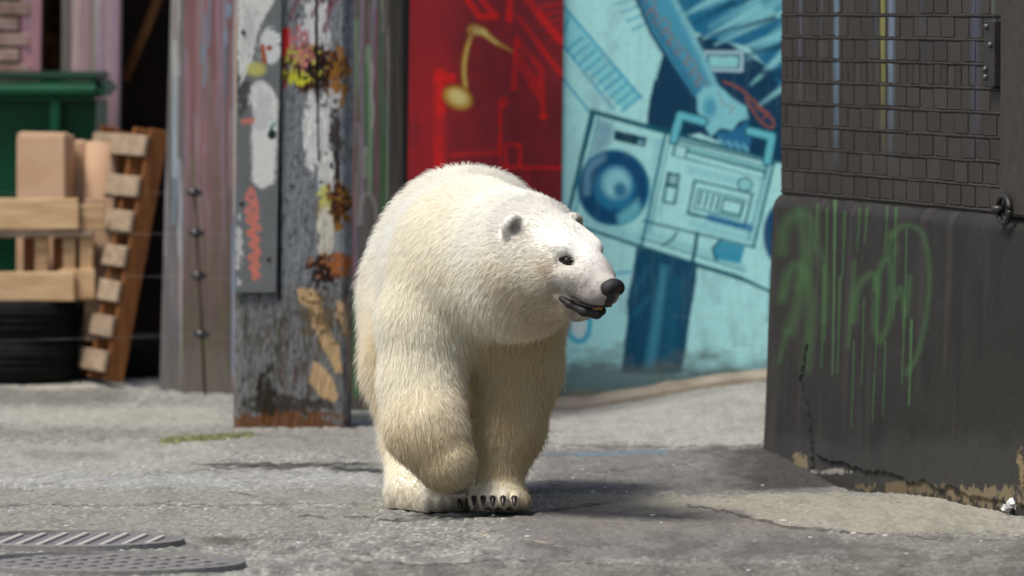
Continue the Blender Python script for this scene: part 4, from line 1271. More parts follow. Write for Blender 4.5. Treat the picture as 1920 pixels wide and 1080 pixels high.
# moss strip along a joint
mv, mf = [], []
rr = random.Random(3)
for k in range(900):
    t = rr.random()
    px = 302 + 172 * t; py = 829 - 12 * t + rr.gauss(0, 1.6)
    g = GP(px, py, 0.0); r = rr.uniform(0.005, 0.013); h = rr.uniform(0.004, 0.02)
    z = float(gz(g.x, g.y)); b = len(mv)
    for q in range(4):
        a = q * math.pi / 2 + k
        mv.append((g.x + r * math.cos(a), g.y + r * math.sin(a), z - 0.004))
    mv.append((g.x + rr.uniform(-r, r), g.y + rr.uniform(-r, r), z + h))
    mf += [(b, b + 1, b + 4), (b + 1, b + 2, b + 4), (b + 2, b + 3, b + 4), (b + 3, b, b + 4)]
o = mesh('moss', mv, mf, M_moss); tag(o, 'low strip of moss growing along a joint in the pavement', 'moss', kind='stuff')
# crumpled paper at the foot of the dark building
def crumple(name, label, c, r, n=2, flat=0.6, seed=1):
    rr = random.Random(seed)
    bm = bmesh.new(); bmesh.ops.create_icosphere(bm, subdivisions=n, radius=r)
    for v in bm.verts:
        k = rr.uniform(0.62, 1.25)
        v.co = Vector((v.co.x * k * 1.1, v.co.y * k, max(-r * flat, v.co.z * k * 0.9)))
        v.co += Vector(c) + Vector((0, 0, r * flat))
    o = bm_obj(name, bm, M_paper, None, False)
    return tag(o, label, 'litter')
def crumple_sheet(name, label, c, r, n=2, flat=0.6, seed=1):
    N = 14
    V, F = [], []
    rr = random.Random(seed)
    for j in range(N + 1):
        for i in range(N + 1):
            u, v = i / N * 2 - 1, j / N * 2 - 1
            a = np.array([u * 3 + 1]); b = np.array([v * 3 + 2])
            w = 1.0 - 0.5 * (u * u + v * v) * 0.5
            V.append((c[0] + r * (1.0 * u + 1.3 * (vnoise(a, b, 3)[0] - 0.5)), c[1] + r * (0.7 * v + 1.3 * (vnoise(a, b, 8)[0] - 0.5)), c[2] + 0.004 + r * 1.9 * w * abs(vnoise(a * 1.3, b * 1.3, 12)[0])))
    for j in range(N):
        for i in range(N):
            k = j * (N + 1) + i
            F.append((k, k + 1, k + N + 2, k + N + 1))
    return tag(mesh(name, V, F, M_paper), label, 'litter')
g = GP(1912, 966, 0)
crumple_sheet('paper_scrap', 'crumpled white paper at the foot of the dark plinth', (g.x, g.y, 0.0), 0.042, 2, 0.5, 4)
chips = ((18, 960), (125, 988), (345, 938), (400, 882), (575, 922), (610, 900), (925, 968), (945, 975), (990, 995), (1075, 898), (1135, 916), (1175, 924), (1225, 968), (1240, 982), (1430, 900), (1468, 978), (1600, 1002),
         (1660, 1006), (1010, 868), (1092, 882), (1264, 877), (990, 1008), (1482, 982), (1606, 1068), (1840, 1016), (1700, 1040), (140, 740), (1172, 756), (1272, 750), (1405, 1072), (1520, 1010), (860, 1040), (560, 1020), (300, 955))
rr = random.Random(21)
cm = []
for v in range(4):
    bm = bmesh.new()
    n = 7
    vs = [bm.verts.new((0.012 * math.cos(6.283 * i / n) * rr.uniform(0.6, 1.2), 0.009 * math.sin(6.283 * i / n) * rr.uniform(0.6, 1.2), 0)) for i in range(n)]
    f = bm.faces.new(vs); e = bmesh.ops.extrude_face_region(bm, geom=[f])
    for w_ in [x for x in e['geom'] if isinstance(x, bmesh.types.BMVert)]: w_.co.z += 0.004
    bmesh.ops.recalc_face_normals(bm, faces=bm.faces)
    me = bpy.data.meshes.new('litter_chip'); bm.to_mesh(me); bm.free(); me.materials.append(M_paper); cm.append(me)
for i, (px, py) in enumerate(chips):
    g = GP(px, py, 0.0)
    o = bpy.data.objects.new('litter_chip', cm[i % 4])
    o.location = (g.x, g.y, float(gz(g.x, g.y)) + 0.003); o.rotation_euler.z = rr.uniform(0, 6.28)
    s_ = rr.uniform(0.45, 0.95) * (1.5 if py < 760 else 1); o.scale = (s_, s_, s_)
    put(o, None)
    tag(o, 'tiny pale flat chip of litter lying on the pavement', 'litter', 'litter chips on the pavement')

# =================================================================== POLAR BEAR
def v3(v): return np.array([v[0], v[1], v[2]], float)
def B(px, py, Y): return v3(W(px, py, Y))
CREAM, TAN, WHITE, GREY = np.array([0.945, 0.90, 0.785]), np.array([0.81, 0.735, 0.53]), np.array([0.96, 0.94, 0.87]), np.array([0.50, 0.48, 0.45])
prims = []
def rc(a, b, ra, rb, k=0.06, flow=None, fl=0.045, col=CREAM, sub=False):
    f = (b - a) if flow is None else np.array(flow, float)
    f = f / (np.linalg.norm(f) + 1e-9)
    prims.append(dict(t='rc', a=a, b=b, ra=ra, rb=rb, k=k, flow=f, fl=fl, col=col, sub=sub,
                      lo=np.minimum(a - ra, b - rb), hi=np.maximum(a + ra, b + rb)))
def el(c, r, k=0.06, R=None, flow=(0, 0.5, -0.8), fl=0.045, col=CREAM, sub=False):
    r = np.array(r, float); m = r.max()
    f = np.array(flow, float); f = f / np.linalg.norm(f)
    prims.append(dict(t='el', c=c, r=r, R=R, k=k, flow=f, fl=fl, col=col, sub=sub, lo=c - m, hi=c + m))
def psdf(q, P):
    if q['t'] == 'rc':
        a, ba = q['a'], q['b'] - q['a']
        L = ba @ ba + 1e-12
        d = P - a
        h = np.clip((d @ ba) / L, 0, 1)
        e = d - h[..., None] * ba
        return np.sqrt((e * e).sum(-1)) - (q['ra'] + (q['rb'] - q['ra']) * h)
    d = P - q['c']
    if q['R'] is not None: d = d @ q['R']
    k0 = np.sqrt(((d / q['r']) ** 2).sum(-1)) + 1e-9
    k1 = np.sqrt(((d / q['r'] ** 2) ** 2).sum(-1)) + 1e-9
    return k0 * (k0 - 1) / k1
def sdf_grid(pr, res, pad=0.06):
    lo = np.min([q['lo'] for q in pr if not q['sub']], 0) - pad
    hi = np.max([q['hi'] for q in pr if not q['sub']], 0) + pad
    n = np.ceil((hi - lo) / res).astype(int) + 1
    val = np.full(tuple(n), 0.4, np.float32)
    ax = [lo[i] + res * np.arange(n[i]) for i in range(3)]
    for q in pr:
        mg = q['k'] + 0.05
        i0 = np.maximum(0, np.floor((q['lo'] - mg - lo) / res).astype(int)); i1 = np.minimum(n, np.ceil((q['hi'] + mg - lo) / res).astype(int) + 1)
        if np.any(i1 <= i0): continue
        G = np.stack(np.meshgrid(*[ax[i][i0[i]:i1[i]] for i in range(3)], indexing='ij'), -1)
        d = psdf(q, G)
        sl = tuple(slice(i0[i], i1[i]) for i in range(3))
        v = val[sl]
        k = q['k']
        if q['sub']:
            h = np.clip(0.5 - 0.5 * (v + d) / k, 0, 1)
            val[sl] = v * (1 - h) - d * h + k * h * (1 - h)
        else:
            h = np.clip(0.5 + 0.5 * (v - d) / k, 0, 1)
            val[sl] = v * (1 - h) + d * h - k * h * (1 - h)
    return val, lo
def surface_nets(val, lo, res):
    nx, ny, nz = val.shape
    ins = val < 0
    cnt = np.zeros((nx - 1, ny - 1, nz - 1), np.int8)
    offs = [(i, j, k) for i in (0, 1) for j in (0, 1) for k in (0, 1)]
    for (i, j, k) in offs: cnt += ins[i:nx - 1 + i, j:ny - 1 + j, k:nz - 1 + k]
    act = (cnt > 0) & (cnt < 8)
    I, J, K = np.nonzero(act)
    vid = np.full(act.shape, -1, np.int64); vid[I, J, K] = np.arange(len(I))
    acc = np.zeros((len(I), 3)); num = np.zeros(len(I))
    cv = {o: val[I + o[0], J + o[1], K + o[2]].astype(float) for o in offs}
    for o in offs:
        for ax_ in range(3):
            if o[ax_] == 0:
                o2 = list(o); o2[ax_] = 1; o2 = tuple(o2)
                a, b = cv[o], cv[o2]
                cr = (a < 0) != (b < 0)
                t = np.where(cr, a / np.where(cr, a - b, 1), 0)
                p = np.tile(np.array(o, float), (len(I), 1)); p[:, ax_] += t
                acc += p * cr[:, None]; num += cr
    V = (np.stack([I, J, K], -1) + acc / num[:, None]) * res + lo
    Q = []
    for ax_ in range(3):
        s0 = [slice(None)] * 3; s1 = [slice(None)] * 3
        s0[ax_] = slice(0, -1); s1[ax_] = slice(1, None)
        a, b = ins[tuple(s0)], ins[tuple(s1)]
        E = np.nonzero(a != b)
        fl = a[E]
        u, w = (ax_ + 1) % 3, (ax_ + 2) % 3
        ok = (E[u] > 0) & (E[w] > 0) & (E[u] < act.shape[u]) & (E[w] < act.shape[w])
        E = [e[ok] for e in E]; fl = fl[ok]
        def cid(du, dw):
            c = [e.copy() for e in E]; c[u] = c[u] - du; c[w] = c[w] - dw
            return vid[c[0], c[1], c[2]]
        q = np.stack([cid(1, 1), cid(0, 1), cid(0, 0), cid(1, 0)], -1)
        q[~fl] = q[~fl][:, ::-1]
        Q.append(q)
    return V, np.vstack(Q)

# ---- trunk
DN = (0, 0.25, -1)
el(B(876, 518, 1.00), (0.322, 0.42, 0.370), 0.08, flow=(0, 0.7, -0.7), fl=0.060, col=WHITE)
el(B(878, 520, 0.50), (0.285, 0.52, 0.335), 0.07, flow=(0, 0.6, -0.75), fl=0.055, col=WHITE)
el(B(884, 500, 0.00), (0.255, 0.34, 0.275), 0.10, flow=(0, 0.5, -0.8), fl=0.040, col=CREAM)
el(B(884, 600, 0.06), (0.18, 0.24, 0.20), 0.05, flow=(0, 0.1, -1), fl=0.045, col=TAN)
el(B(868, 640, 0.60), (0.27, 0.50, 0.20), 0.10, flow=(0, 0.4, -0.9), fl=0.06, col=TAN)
# ---- neck
rc(B(896, 462, -0.02), B(985, 490, -0.34), 0.215, 0.183, 0.08, flow=(-0.5, 0.6, -0.5), fl=0.030, col=WHITE)
el(B(1000, 470, -0.18), (0.165, 0.20, 0.165), 0.10, flow=(-0.3, 0.7, -0.5), fl=0.030, col=WHITE)
el(B(968, 540, -0.28), (0.175, 0.18, 0.165), 0.09, flow=(-0.3, 0.4, -0.8), fl=0.035, col=CREAM)
# ---- front leg on the ground (image right)
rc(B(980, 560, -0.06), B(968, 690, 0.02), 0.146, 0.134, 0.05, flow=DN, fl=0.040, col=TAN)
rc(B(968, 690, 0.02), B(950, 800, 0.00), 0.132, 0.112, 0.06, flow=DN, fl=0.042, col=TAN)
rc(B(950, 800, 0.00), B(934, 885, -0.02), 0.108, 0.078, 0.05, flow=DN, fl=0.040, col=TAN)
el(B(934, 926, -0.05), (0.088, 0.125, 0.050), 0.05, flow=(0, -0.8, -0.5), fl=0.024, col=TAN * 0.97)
toesL = [(890, -0.10), (907, -0.145), (925, -0.165), (944, -0.16), (965, -0.13)]
for tx, ty in toesL:
    el(B(tx, 938, ty), (0.0205, 0.055, 0.031), 0.010, flow=(0, -0.9, -0.4), fl=0.014, col=CREAM)
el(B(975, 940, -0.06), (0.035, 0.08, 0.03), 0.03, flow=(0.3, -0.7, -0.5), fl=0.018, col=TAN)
# ---- lifted front leg (image left)
rc(B(836, 470, -0.06), B(800, 605, -0.10), 0.160, 0.146, 0.055, flow=DN, fl=0.040, col=CREAM)
rc(B(800, 605, -0.10), B(790, 715, -0.14), 0.146, 0.122, 0.06, flow=(0.1, -0.2, -1), fl=0.042, col=CREAM)
rc(B(790, 715, -0.14), B(798, 800, -0.22), 0.120, 0.120, 0.06, flow=(0.1, -0.2, -1), fl=0.040, col=CREAM)
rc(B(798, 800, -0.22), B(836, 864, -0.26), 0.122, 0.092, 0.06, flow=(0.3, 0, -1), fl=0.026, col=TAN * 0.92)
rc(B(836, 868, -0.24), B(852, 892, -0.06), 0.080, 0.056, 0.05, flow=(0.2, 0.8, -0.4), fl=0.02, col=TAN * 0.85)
# ---- hind leg stepping forward (image left)
rc(B(806, 565, 0.95), B(766, 690, 0.62), 0.222, 0.135, 0.09, flow=(-0.25, 0.25, -1), fl=0.062, col=CREAM)
rc(B(766, 690, 0.62), B(774, 830, 0.50), 0.130, 0.083, 0.06, flow=(-0.3, 0.3, -1), fl=0.055, col=CREAM)
rc(B(768, 830, 0.50), B(766, 915, 0.28), 0.080, 0.070, 0.05, flow=(-0.1, 0, -1), fl=0.030, col=CREAM)
rc(B(764, 926, 0.22), B(812, 936, 0.02), 0.068, 0.052, 0.04, flow=(0.6, -0.6, -0.5), fl=0.030, col=CREAM)
toesH = [(800, -0.02), (822, -0.015), (840, 0.0), (856, 0.02), (870, 0.05)]
for tx, ty in toesH:
    el(B(tx, 944, ty), (0.021, 0.045, 0.026), 0.02, flow=(0.4, -0.8, -0.4), fl=0.020, col=CREAM)
# ---- hind leg behind (image right)
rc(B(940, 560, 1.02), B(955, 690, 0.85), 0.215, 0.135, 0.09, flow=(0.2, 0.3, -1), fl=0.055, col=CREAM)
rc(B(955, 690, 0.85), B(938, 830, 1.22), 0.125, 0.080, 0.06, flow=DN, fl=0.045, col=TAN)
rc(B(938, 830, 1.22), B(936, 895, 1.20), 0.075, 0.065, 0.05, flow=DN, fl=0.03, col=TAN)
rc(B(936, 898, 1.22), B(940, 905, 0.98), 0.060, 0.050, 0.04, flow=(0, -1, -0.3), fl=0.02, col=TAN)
# ---- tail
rc(B(862, 440, 1.42), B(862, 520, 1.50), 0.055, 0.03, 0.05, flow=DN, fl=0.05, col=WHITE)
# ---- head (built in its own frame: f forward, l to its left, u up)
HY = -0.46
HO = B(1017, 463, HY)
th, ph = math.radians(42), math.radians(17)
hf = np.array([math.sin(th) * math.cos(ph), -math.cos(th) * math.cos(ph), -math.sin(ph)])
hl = np.array([math.cos(th), math.sin(th), 0.0])
hu = np.cross(hl, hf) * -1.0
if hu[2] < 0: hu = -hu
HR = np.stack([hf, hl, hu], 1)
def H(f, l, u): return HO + HR @ np.array([f, l, u], float)
BK = -hf * 0.8 - hu * 0.3
head0 = len(prims)
el(H(0.02, 0, 0.0), (0.178, 0.150, 0.118), 0.06, HR, BK, 0.026, WHITE)
el(H(-0.03, 0, -0.075), (0.17, 0.155, 0.120), 0.06, HR, BK - hu * 0.5, 0.036, CREAM * 0.97)
rc(H(0.10, 0, -0.004), H(0.225, 0, -0.016), 0.106, 0.076, 0.05, BK, 0.018, WHITE)
rc(H(0.215, 0, -0.018), H(0.320, 0, -0.036), 0.074, 0.053, 0.04, BK, 0.014, GREY * 1.30)
el(H(0.290, 0.030, -0.062), (0.062, 0.036, 0.036), 0.03, HR, BK, 0.012, GREY * 0.8)
el(H(0.290, -0.030, -0.062), (0.062, 0.036, 0.036), 0.03, HR, BK, 0.012, GREY * 0.8)
for s_ in (-1, 1):
    el(H(0.140, 0.064 * s_, 0.055), (0.060, 0.040, 0.030), 0.03, HR, BK, 0.012, WHITE)            # brow
    el(H(0.09, 0.100 * s_, -0.055), (0.10, 0.058, 0.066), 0.05, HR, BK, 0.028, CREAM)              # cheek
    el(H(0.250, 0.052 * s_, -0.010), (0.05, 0.020, 0.026), 0.03, HR, BK, 0.009, GREY * 1.25)        # muzzle ridge
    el(H(0.203, 0.068 * s_, 0.020), (0.028, 0.016, 0.013), 0.016, HR, BK, 0.004, GREY, sub=True)  # eye socket
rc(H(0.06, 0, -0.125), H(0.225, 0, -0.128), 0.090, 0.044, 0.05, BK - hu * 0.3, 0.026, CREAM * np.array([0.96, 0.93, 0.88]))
rc(H(0.225, 0, -0.128), H(0.283, 0, -0.122), 0.042, 0.026, 0.03, BK - hu * 0.3, 0.008, WHITE)
for s_ in (-1, 1):
    rc(H(0.220, 0.070 * s_, -0.099), H(0.335, 0.020 * s_, -0.104), 0.005, 0.013, 0.012, BK, 0.003, GREY, sub=True)
for s_ in (-1, 1):
    el(H(-0.02, 0.136 * s_, 0.068), (0.028, 0.037, 0.041), 0.025, HR, hu * 0.6 - hf * 0.4, 0.011, WHITE)
    el(H(0.012, 0.140 * s_, 0.070), (0.024, 0.021, 0.025), 0.010, HR, hu, 0.006, GREY * 0.5, sub=True)
RES = 0.0085
val, lo = sdf_grid(prims, RES)
BV, BQ = surface_nets(val, lo, RES)
# keep feet on the pavement
BV[:, 2] = np.maximum(BV[:, 2], 0.003)

def weights(P, pr):
    acc = np.zeros((len(P), 3)); fl = np.zeros(len(P)); col = np.zeros((len(P), 3)); tot = np.zeros(len(P)) + 1e-9
    for q in pr:
        if q['sub']: continue
        w = np.exp(-np.clip(psdf(q, P), -0.05, 1) / 0.018)
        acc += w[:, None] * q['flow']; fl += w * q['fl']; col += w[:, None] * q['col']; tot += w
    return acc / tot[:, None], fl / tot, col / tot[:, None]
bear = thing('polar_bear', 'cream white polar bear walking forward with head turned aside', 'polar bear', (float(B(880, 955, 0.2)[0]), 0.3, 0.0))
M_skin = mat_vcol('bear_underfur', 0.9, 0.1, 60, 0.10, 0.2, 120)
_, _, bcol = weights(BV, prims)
earc = [H(0.002, 0.140 * s_, 0.070) for s_ in (-1, 1)]
eyec = [H(0.205, 0.066 * s_, 0.022) for s_ in (-1, 1)]
def face_tint(P, col):
    col = col.copy()
    for c in earc:
        k = np.exp(-(np.linalg.norm(P - c, axis=1) / 0.034) ** 2)[:, None]
        col = col * (1 - 0.92 * k) + np.array([0.085, 0.058, 0.030]) * 0.92 * k
    for c in eyec:
        k = np.exp(-(np.linalg.norm(P - c, axis=1) / 0.027) ** 2)[:, None]
        col = col * (1 - 0.85 * k) + np.array([0.05, 0.045, 0.04]) * 0.85 * k
    q = (P - HO) @ HR
    nn = fbm(q[:, 0] * 45 + q[:, 1] * 30, q[:, 2] * 45, 27, 3)
    k = np.clip((q[:, 0] - 0.205 - 0.10 * np.clip(q[:, 2] + 0.03, -0.1, 0.1)) / 0.10, 0, 1) * np.clip((q[:, 0] - 0.1) * 20, 0, 1) * (np.abs(q[:, 1]) < 0.12)
    nn = 0.5 * nn + 0.5 * fbm(q[:, 0] * 120 + q[:, 1] * 90, q[:, 2] * 120, 37, 3)
    k = k * np.clip((0.035 - q[:, 2]) / 0.08, 0.30, 1)
    k = np.clip(k * (0.1 + 1.7 * nn), 0, 0.92)[:, None]
    col = col * (1 - k) + np.array([0.29, 0.27, 0.25]) * k
    k = (np.exp(-((q[:, 0] - 0.165) / 0.045) ** 2 - ((q[:, 2] + 0.02) / 0.03) ** 2) * (np.abs(q[:, 1]) < 0.14) * 0.45)[:, None]  # below the eyes: tan fur with face shadow mixed into the colour
    col = col * (1 - k) + col * np.array([0.72, 0.62, 0.48]) * k
    k = (np.clip((-0.03 - q[:, 2]) / 0.10, 0, 1) * np.clip((q[:, 0] + 0.12) * 8, 0, 1) * (np.linalg.norm(P - HO, axis=1) < 0.30) * 0.30)[:, None]  # lower face and jaw: tan fur plus painted-in shade
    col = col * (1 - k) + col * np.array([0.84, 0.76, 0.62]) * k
    k = np.clip((0.10 - P[:, 2]) / 0.08, 0, 1)[:, None] * np.clip(fbm(P[:, 0] * 40, P[:, 1] * 25 + P[:, 2] * 25, 47, 3) * 1.5 - 0.35, 0, 0.6)[:, None]
    col = col * (1 - k) + np.array([0.42, 0.37, 0.24]) * k
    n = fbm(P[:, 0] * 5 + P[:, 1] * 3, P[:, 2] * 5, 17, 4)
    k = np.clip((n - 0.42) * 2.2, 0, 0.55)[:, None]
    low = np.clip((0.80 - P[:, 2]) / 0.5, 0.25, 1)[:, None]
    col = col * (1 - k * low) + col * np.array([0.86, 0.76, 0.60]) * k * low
    return col
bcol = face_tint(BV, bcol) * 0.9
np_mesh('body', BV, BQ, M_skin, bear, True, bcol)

# ---- fur
def build_fur(N):
    P0 = BV
    T = np.vstack([BQ[:, [0, 1, 2]], BQ[:, [0, 2, 3]]])
    a, b, c = P0[T[:, 0]], P0[T[:, 1]], P0[T[:, 2]]
    fn = np.cross(b - a, c - a); ar = np.linalg.norm(fn, axis=1) / 2
    vn = np.zeros_like(P0)
    for i in range(3): np.add.at(vn, T[:, i], fn)
    vn /= np.linalg.norm(vn, axis=1)[:, None] + 1e-12
    cen = (a + b + c) / 3
    wgt = ar.copy()
    hd = np.linalg.norm(cen - HO, axis=1) < 0.30
    wgt[hd] *= 3.0                                             # shorter, denser coat on the head
    wgt[(fn[:, 1] / (2 * ar + 1e-12) > 0.55) & (cen[:, 1] > 0.2)] *= 0.35   # far side is out of sight
    wgt[cen[:, 2] < 0.006] = 0
    cdf = np.cumsum(wgt); cdf /= cdf[-1]
    t = np.searchsorted(cdf, RNG.random(N))
    r1, r2 = RNG.random(N), RNG.random(N)
    sw = r1 + r2 > 1; r1[sw] = 1 - r1[sw]; r2[sw] = 1 - r2[sw]
    p = a[t] + (b[t] - a[t]) * r1[:, None] + (c[t] - a[t]) * r2[:, None]
    n = vn[T[t, 0]] * (1 - r1 - r2)[:, None] + vn[T[t, 1]] * r1[:, None] + vn[T[t, 2]] * r2[:, None]
    n /= np.linalg.norm(n, axis=1)[:, None] + 1e-12
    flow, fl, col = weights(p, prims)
    col = face_tint(p, col)
    # no fur on the nose, in the mouth or on the eyeballs
    loc = (p - HO) @ HR
    keep = ~((loc[:, 0] > 0.345) & (np.abs(loc[:, 1]) < 0.07) & (loc[:, 2] > -0.12))
    keep &= ~((loc[:, 0] > 0.18) & (loc[:, 0] < 0.36) & (np.abs(loc[:, 2] + 0.102) < 0.012) & (np.abs(loc[:, 1]) < 0.10))
    for e in eyec: keep &= np.linalg.norm(p - e, axis=1) > 0.013
    p, n, flow, fl, col = p[keep], n[keep], flow[keep], fl[keep], col[keep]
    M = len(p)
    tg = flow - (flow * n).sum(1)[:, None] * n
    tg /= np.linalg.norm(tg, axis=1)[:, None] + 1e-6
    # tufts: hairs of one cell lean and meet together
    cell = np.floor(p / 0.010).astype(np.int64)
    hsh = (cell[:, 0] * 73856093) ^ (cell[:, 1] * 19349663) ^ (cell[:, 2] * 83492791)
    u, inv = np.unique(hsh, return_inverse=True)
    jit = RNG.normal(0, 1, (len(u), 3))[inv]
    cnt = np.bincount(inv).astype(float)
    cx = np.stack([np.bincount(inv, p[:, i]) / cnt for i in range(3)], -1)[inv]
    lenk = (0.82 + 0.34 * RNG.random(len(u)))[inv]
    gh = RNG.random(M) < 0.13
    L = fl * 0.88 * lenk * (0.65 + 0.55 * RNG.random(M)) * np.where(gh, 1.35, 1.0)
    broad = np.stack([fbm(p[:, 0] * 9 + i * 7, p[:, 2] * 9 + p[:, 1] * 6, 5 + i, 2) - 0.5 for i in range(3)], -1)
    tg = tg + jit * 0.09 + broad * 0.45 + RNG.normal(0, 0.10, (M, 3))
    tg -= (tg * n).sum(1)[:, None] * n
    tg /= np.linalg.norm(tg, axis=1)[:, None] + 1e-6
    lift = np.clip(0.30 + (fl - 0.01) * 8, 0.3, 0.66) + 0.16 * RNG.random(M) + np.where(gh & (fl > 0.025), 0.28, 0.0)
    K = 5
    s = np.linspace(0, 1, K)
    pos = np.zeros((M, K, 3), np.float32)
    pull = np.clip((fl - 0.012) / 0.03, 0, 1) * 0.30
    dc = cx - p; dc -= (dc * n).sum(1)[:, None] * n
    grav = np.array([0, 0, -1.0])
    for i, si in enumerate(s):
        along = tg * (si * np.cos(lift))[:, None] + n * (np.sin(lift) * (si - 0.38 * si * si))[:, None] + grav * (0.16 * si * si)
        q = p - n * 0.003 + along * L[:, None] + dc * (pull * si ** 1.3)[:, None]
        q[:, 2] = np.maximum(q[:, 2], 0.004)
        pos[:, i] = q
    hc = bpy.data.hair_curves.new('fur')
    hc.add_curves([K] * M)
    hc.attributes['position'].data.foreach_set('vector', pos.reshape(-1)) if 'position' in hc.attributes else hc.position_data.foreach_set('vector', pos.reshape(-1))
    r0 = (0.00050 + 0.00012 * np.clip(fl / 0.05, 0, 1))
    rad = (r0[:, None] * np.array([1.0, 1.0, 0.85, 0.6, 0.18])[None]).astype(np.float32)
    ra = hc.attributes.get('radius') or hc.attributes.new('radius', 'FLOAT', 'POINT')
    ra.data.foreach_set('value', rad.ravel())
    bright = np.where(fl < 0.03, 0.66 + 0.46 * RNG.random(M), 0.90 + 0.14 * RNG.random(M))[:, None] * (0.96 + 0.07 * RNG.random(len(u)))[inv][:, None]
    cc = np.clip(col * bright, 0, 0.9)
    ca = hc.attributes.new('hcol', 'FLOAT_COLOR', 'CURVE')
    a4 = np.ones((M, 4), np.float32); a4[:, :3] = cc
    ca.data.foreach_set('color', a4.ravel())
    m = bpy.data.materials.new('bear_fur'); m.use_nodes = True
    nt = m.node_tree
    for x in list(nt.nodes): nt.nodes.remove(x)
    out = nt.nodes.new('ShaderNodeOutputMaterial')
    at = nadd(nt, 'ShaderNodeAttribute', attribute_name='hcol')
    df = nt.nodes.new('ShaderNodeBsdfDiffuse'); tr = nt.nodes.new('ShaderNodeBsdfTranslucent'); gl = nt.nodes.new('ShaderNodeBsdfGlossy')
    gl.inputs['Roughness'].default_value = 0.45
    gl.inputs['Color'].default_value = (0.9, 0.88, 0.82, 1)
    nt.links.new(at.outputs['Color'], df.inputs['Color']); nt.links.new(at.outputs['Color'], tr.inputs['Color'])
    m1 = nt.nodes.new('ShaderNodeMixShader'); m1.inputs[0].default_value = 0.5
    nt.links.new(df.outputs[0], m1.inputs[1]); nt.links.new(tr.outputs[0], m1.inputs[2])
    m2 = nt.nodes.new('ShaderNodeMixShader'); m2.inputs[0].default_value = 0.06
    nt.links.new(m1.outputs[0], m2.inputs[1]); nt.links.new(gl.outputs[0], m2.inputs[2])
    nt.links.new(m2.outputs[0], out.inputs['Surface'])
    hc.materials.append(m)
    o = bpy.data.objects.new('fur', hc)
    put(o, bear)
    o['kind'] = 'stuff'
build_fur(620000)

# ---- face parts
M_black = mat_noise('nose_leather', (0.012, 0.011, 0.011), (0.022, 0.020, 0.020), 0.5, 0.4, 60, bump=0.4, bscale=220)
M_lip = mat_noise('black_lip', (0.010, 0.009, 0.009), (0.026, 0.023, 0.023), 0.6, 0.35, 60, bump=0.2)
M_eye = mat_noise('dark_eye', (0.012, 0.006, 0.004), (0.022, 0.010, 0.007), 0.34, 0.4, 40, bump=0)
M_tongue = mat_noise('tongue', S(150, 110, 60), S(170, 130, 70), 0.5, 0.4, 40, bump=0.1)
M_claw = mat_noise('dark_claw', (0.012, 0.010, 0.009), (0.035, 0.028, 0.022), 0.35, 0.5, 60, bump=0)
def small_sdf(name, build, res, mat, smooth=True):
    global prims
    keep = prims; prims = []
    build()
    v, l = sdf_grid(prims, res, 0.012)
    prims = keep
    V, Q = surface_nets(v, l, res)
    return np_mesh(name, V, Q, mat, bear, smooth)
def nose_b():
    el(H(0.366, 0, -0.014), (0.026, 0.038, 0.026), 0.012, HR)
    for s_ in (-1, 1): el(H(0.360, 0.024 * s_, -0.024), (0.026, 0.020, 0.022), 0.012, HR)
    rc(H(0.370, 0, -0.030), H(0.352, 0, -0.082), 0.012, 0.010, 0.012)
    el(H(0.352, 0, -0.056), (0.020, 0.030, 0.024), 0.012, HR)
    for s_ in (-1, 1): el(H(0.391, 0.019 * s_, -0.024), (0.012, 0.009, 0.008), 0.006, HR, sub=True)
small_sdf('nose', nose_b, 0.0028, M_black)
def lip_b():
    for s_ in (-1, 1):
        rc(H(0.214, 0.075 * s_, -0.105), H(0.246, 0.064 * s_, -0.114), 0.009, 0.013, 0.010)
        rc(H(0.246, 0.062 * s_, -0.114), H(0.292, 0.038 * s_, -0.124), 0.012, 0.015, 0.010)
        rc(H(0.292, 0.038 * s_, -0.124), H(0.314, 0.0, -0.124), 0.015, 0.018, 0.010)
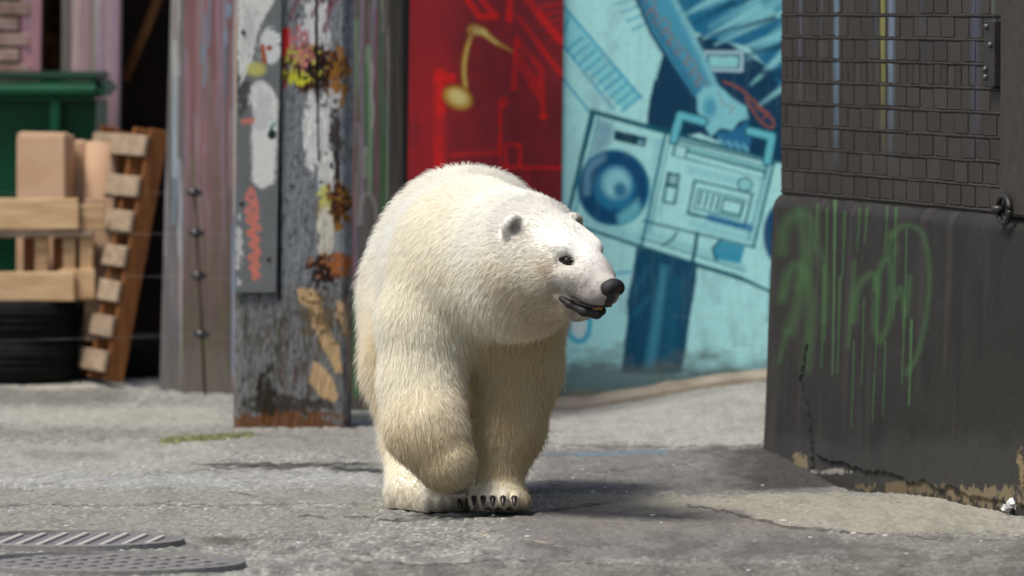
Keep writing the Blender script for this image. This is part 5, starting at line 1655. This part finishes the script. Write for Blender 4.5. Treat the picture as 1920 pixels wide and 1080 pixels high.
small_sdf('lower_lip', lip_b, 0.003, M_lip)
def ulip_b():
    for s_ in (-1, 1):
        rc(H(0.216, 0.076 * s_, -0.099), H(0.26, 0.068 * s_, -0.096), 0.004, 0.004, 0.006)
        rc(H(0.26, 0.068 * s_, -0.093), H(0.330, 0.036 * s_, -0.092), 0.004, 0.006, 0.006)
        rc(H(0.330, 0.036 * s_, -0.092), H(0.352, 0.0, -0.080), 0.006, 0.008, 0.006)
small_sdf('upper_lip', ulip_b, 0.0025, M_lip)
def tongue_b():
    rc(H(0.22, 0, -0.106), H(0.306, 0, -0.104), 0.026, 0.022, 0.01)
small_sdf('tongue', tongue_b, 0.003, M_tongue)
def eye_pos(s_):
    return H(0.197, (0.066 if s_ < 0 else 0.074) * s_, 0.020)
for s_ in (-1, 1):
    lump('eye', tuple(eye_pos(s_)), 0.0175, M_eye, bear, (1, 1, 0.85))
    c = eye_pos(s_); nrm = HR @ np.array([0.62, 0.76 * s_, 0.18]); nrm /= np.linalg.norm(nrm)
    ax = HR @ np.array([0.76, -0.62 * s_, -0.12]); ax /= np.linalg.norm(ax); up = np.cross(nrm, ax)
    pts = [Vector(c + nrm * 0.0085 + ax * 0.0245 * math.cos(t) + up * (0.0105 * math.sin(t) + 0.003 * math.cos(t))) for t in np.linspace(0, 2 * math.pi, 21)]
    tube('eyelid', pts, 0.0048, M_lip, bear, 6)
# ---- claws
def claw(px, py, Y, d, L=0.032):
    a = Vector(B(px, py, Y)); d = Vector(d).normalized()
    pts, rad = [], []
    for i in range(6):
        t = i / 5
        pts.append(a + d * (L * t) + Vector((0, 0, -0.016 * t * t)))
        rad.append(0.0105 * (1 - t) ** 0.6 + 0.0012)
    for q in pts: q.z = max(q.z, 0.006)
    tube('claw', pts, rad, M_claw, bear, 8)
for tx, ty in toesL: claw(tx - 1, 934, ty - 0.045, (0.0, -1, -0.35))
for tx, ty in toesH[3:]: claw(tx + 4, 940, ty - 0.030, (0.35, -1, -0.3), 0.036)
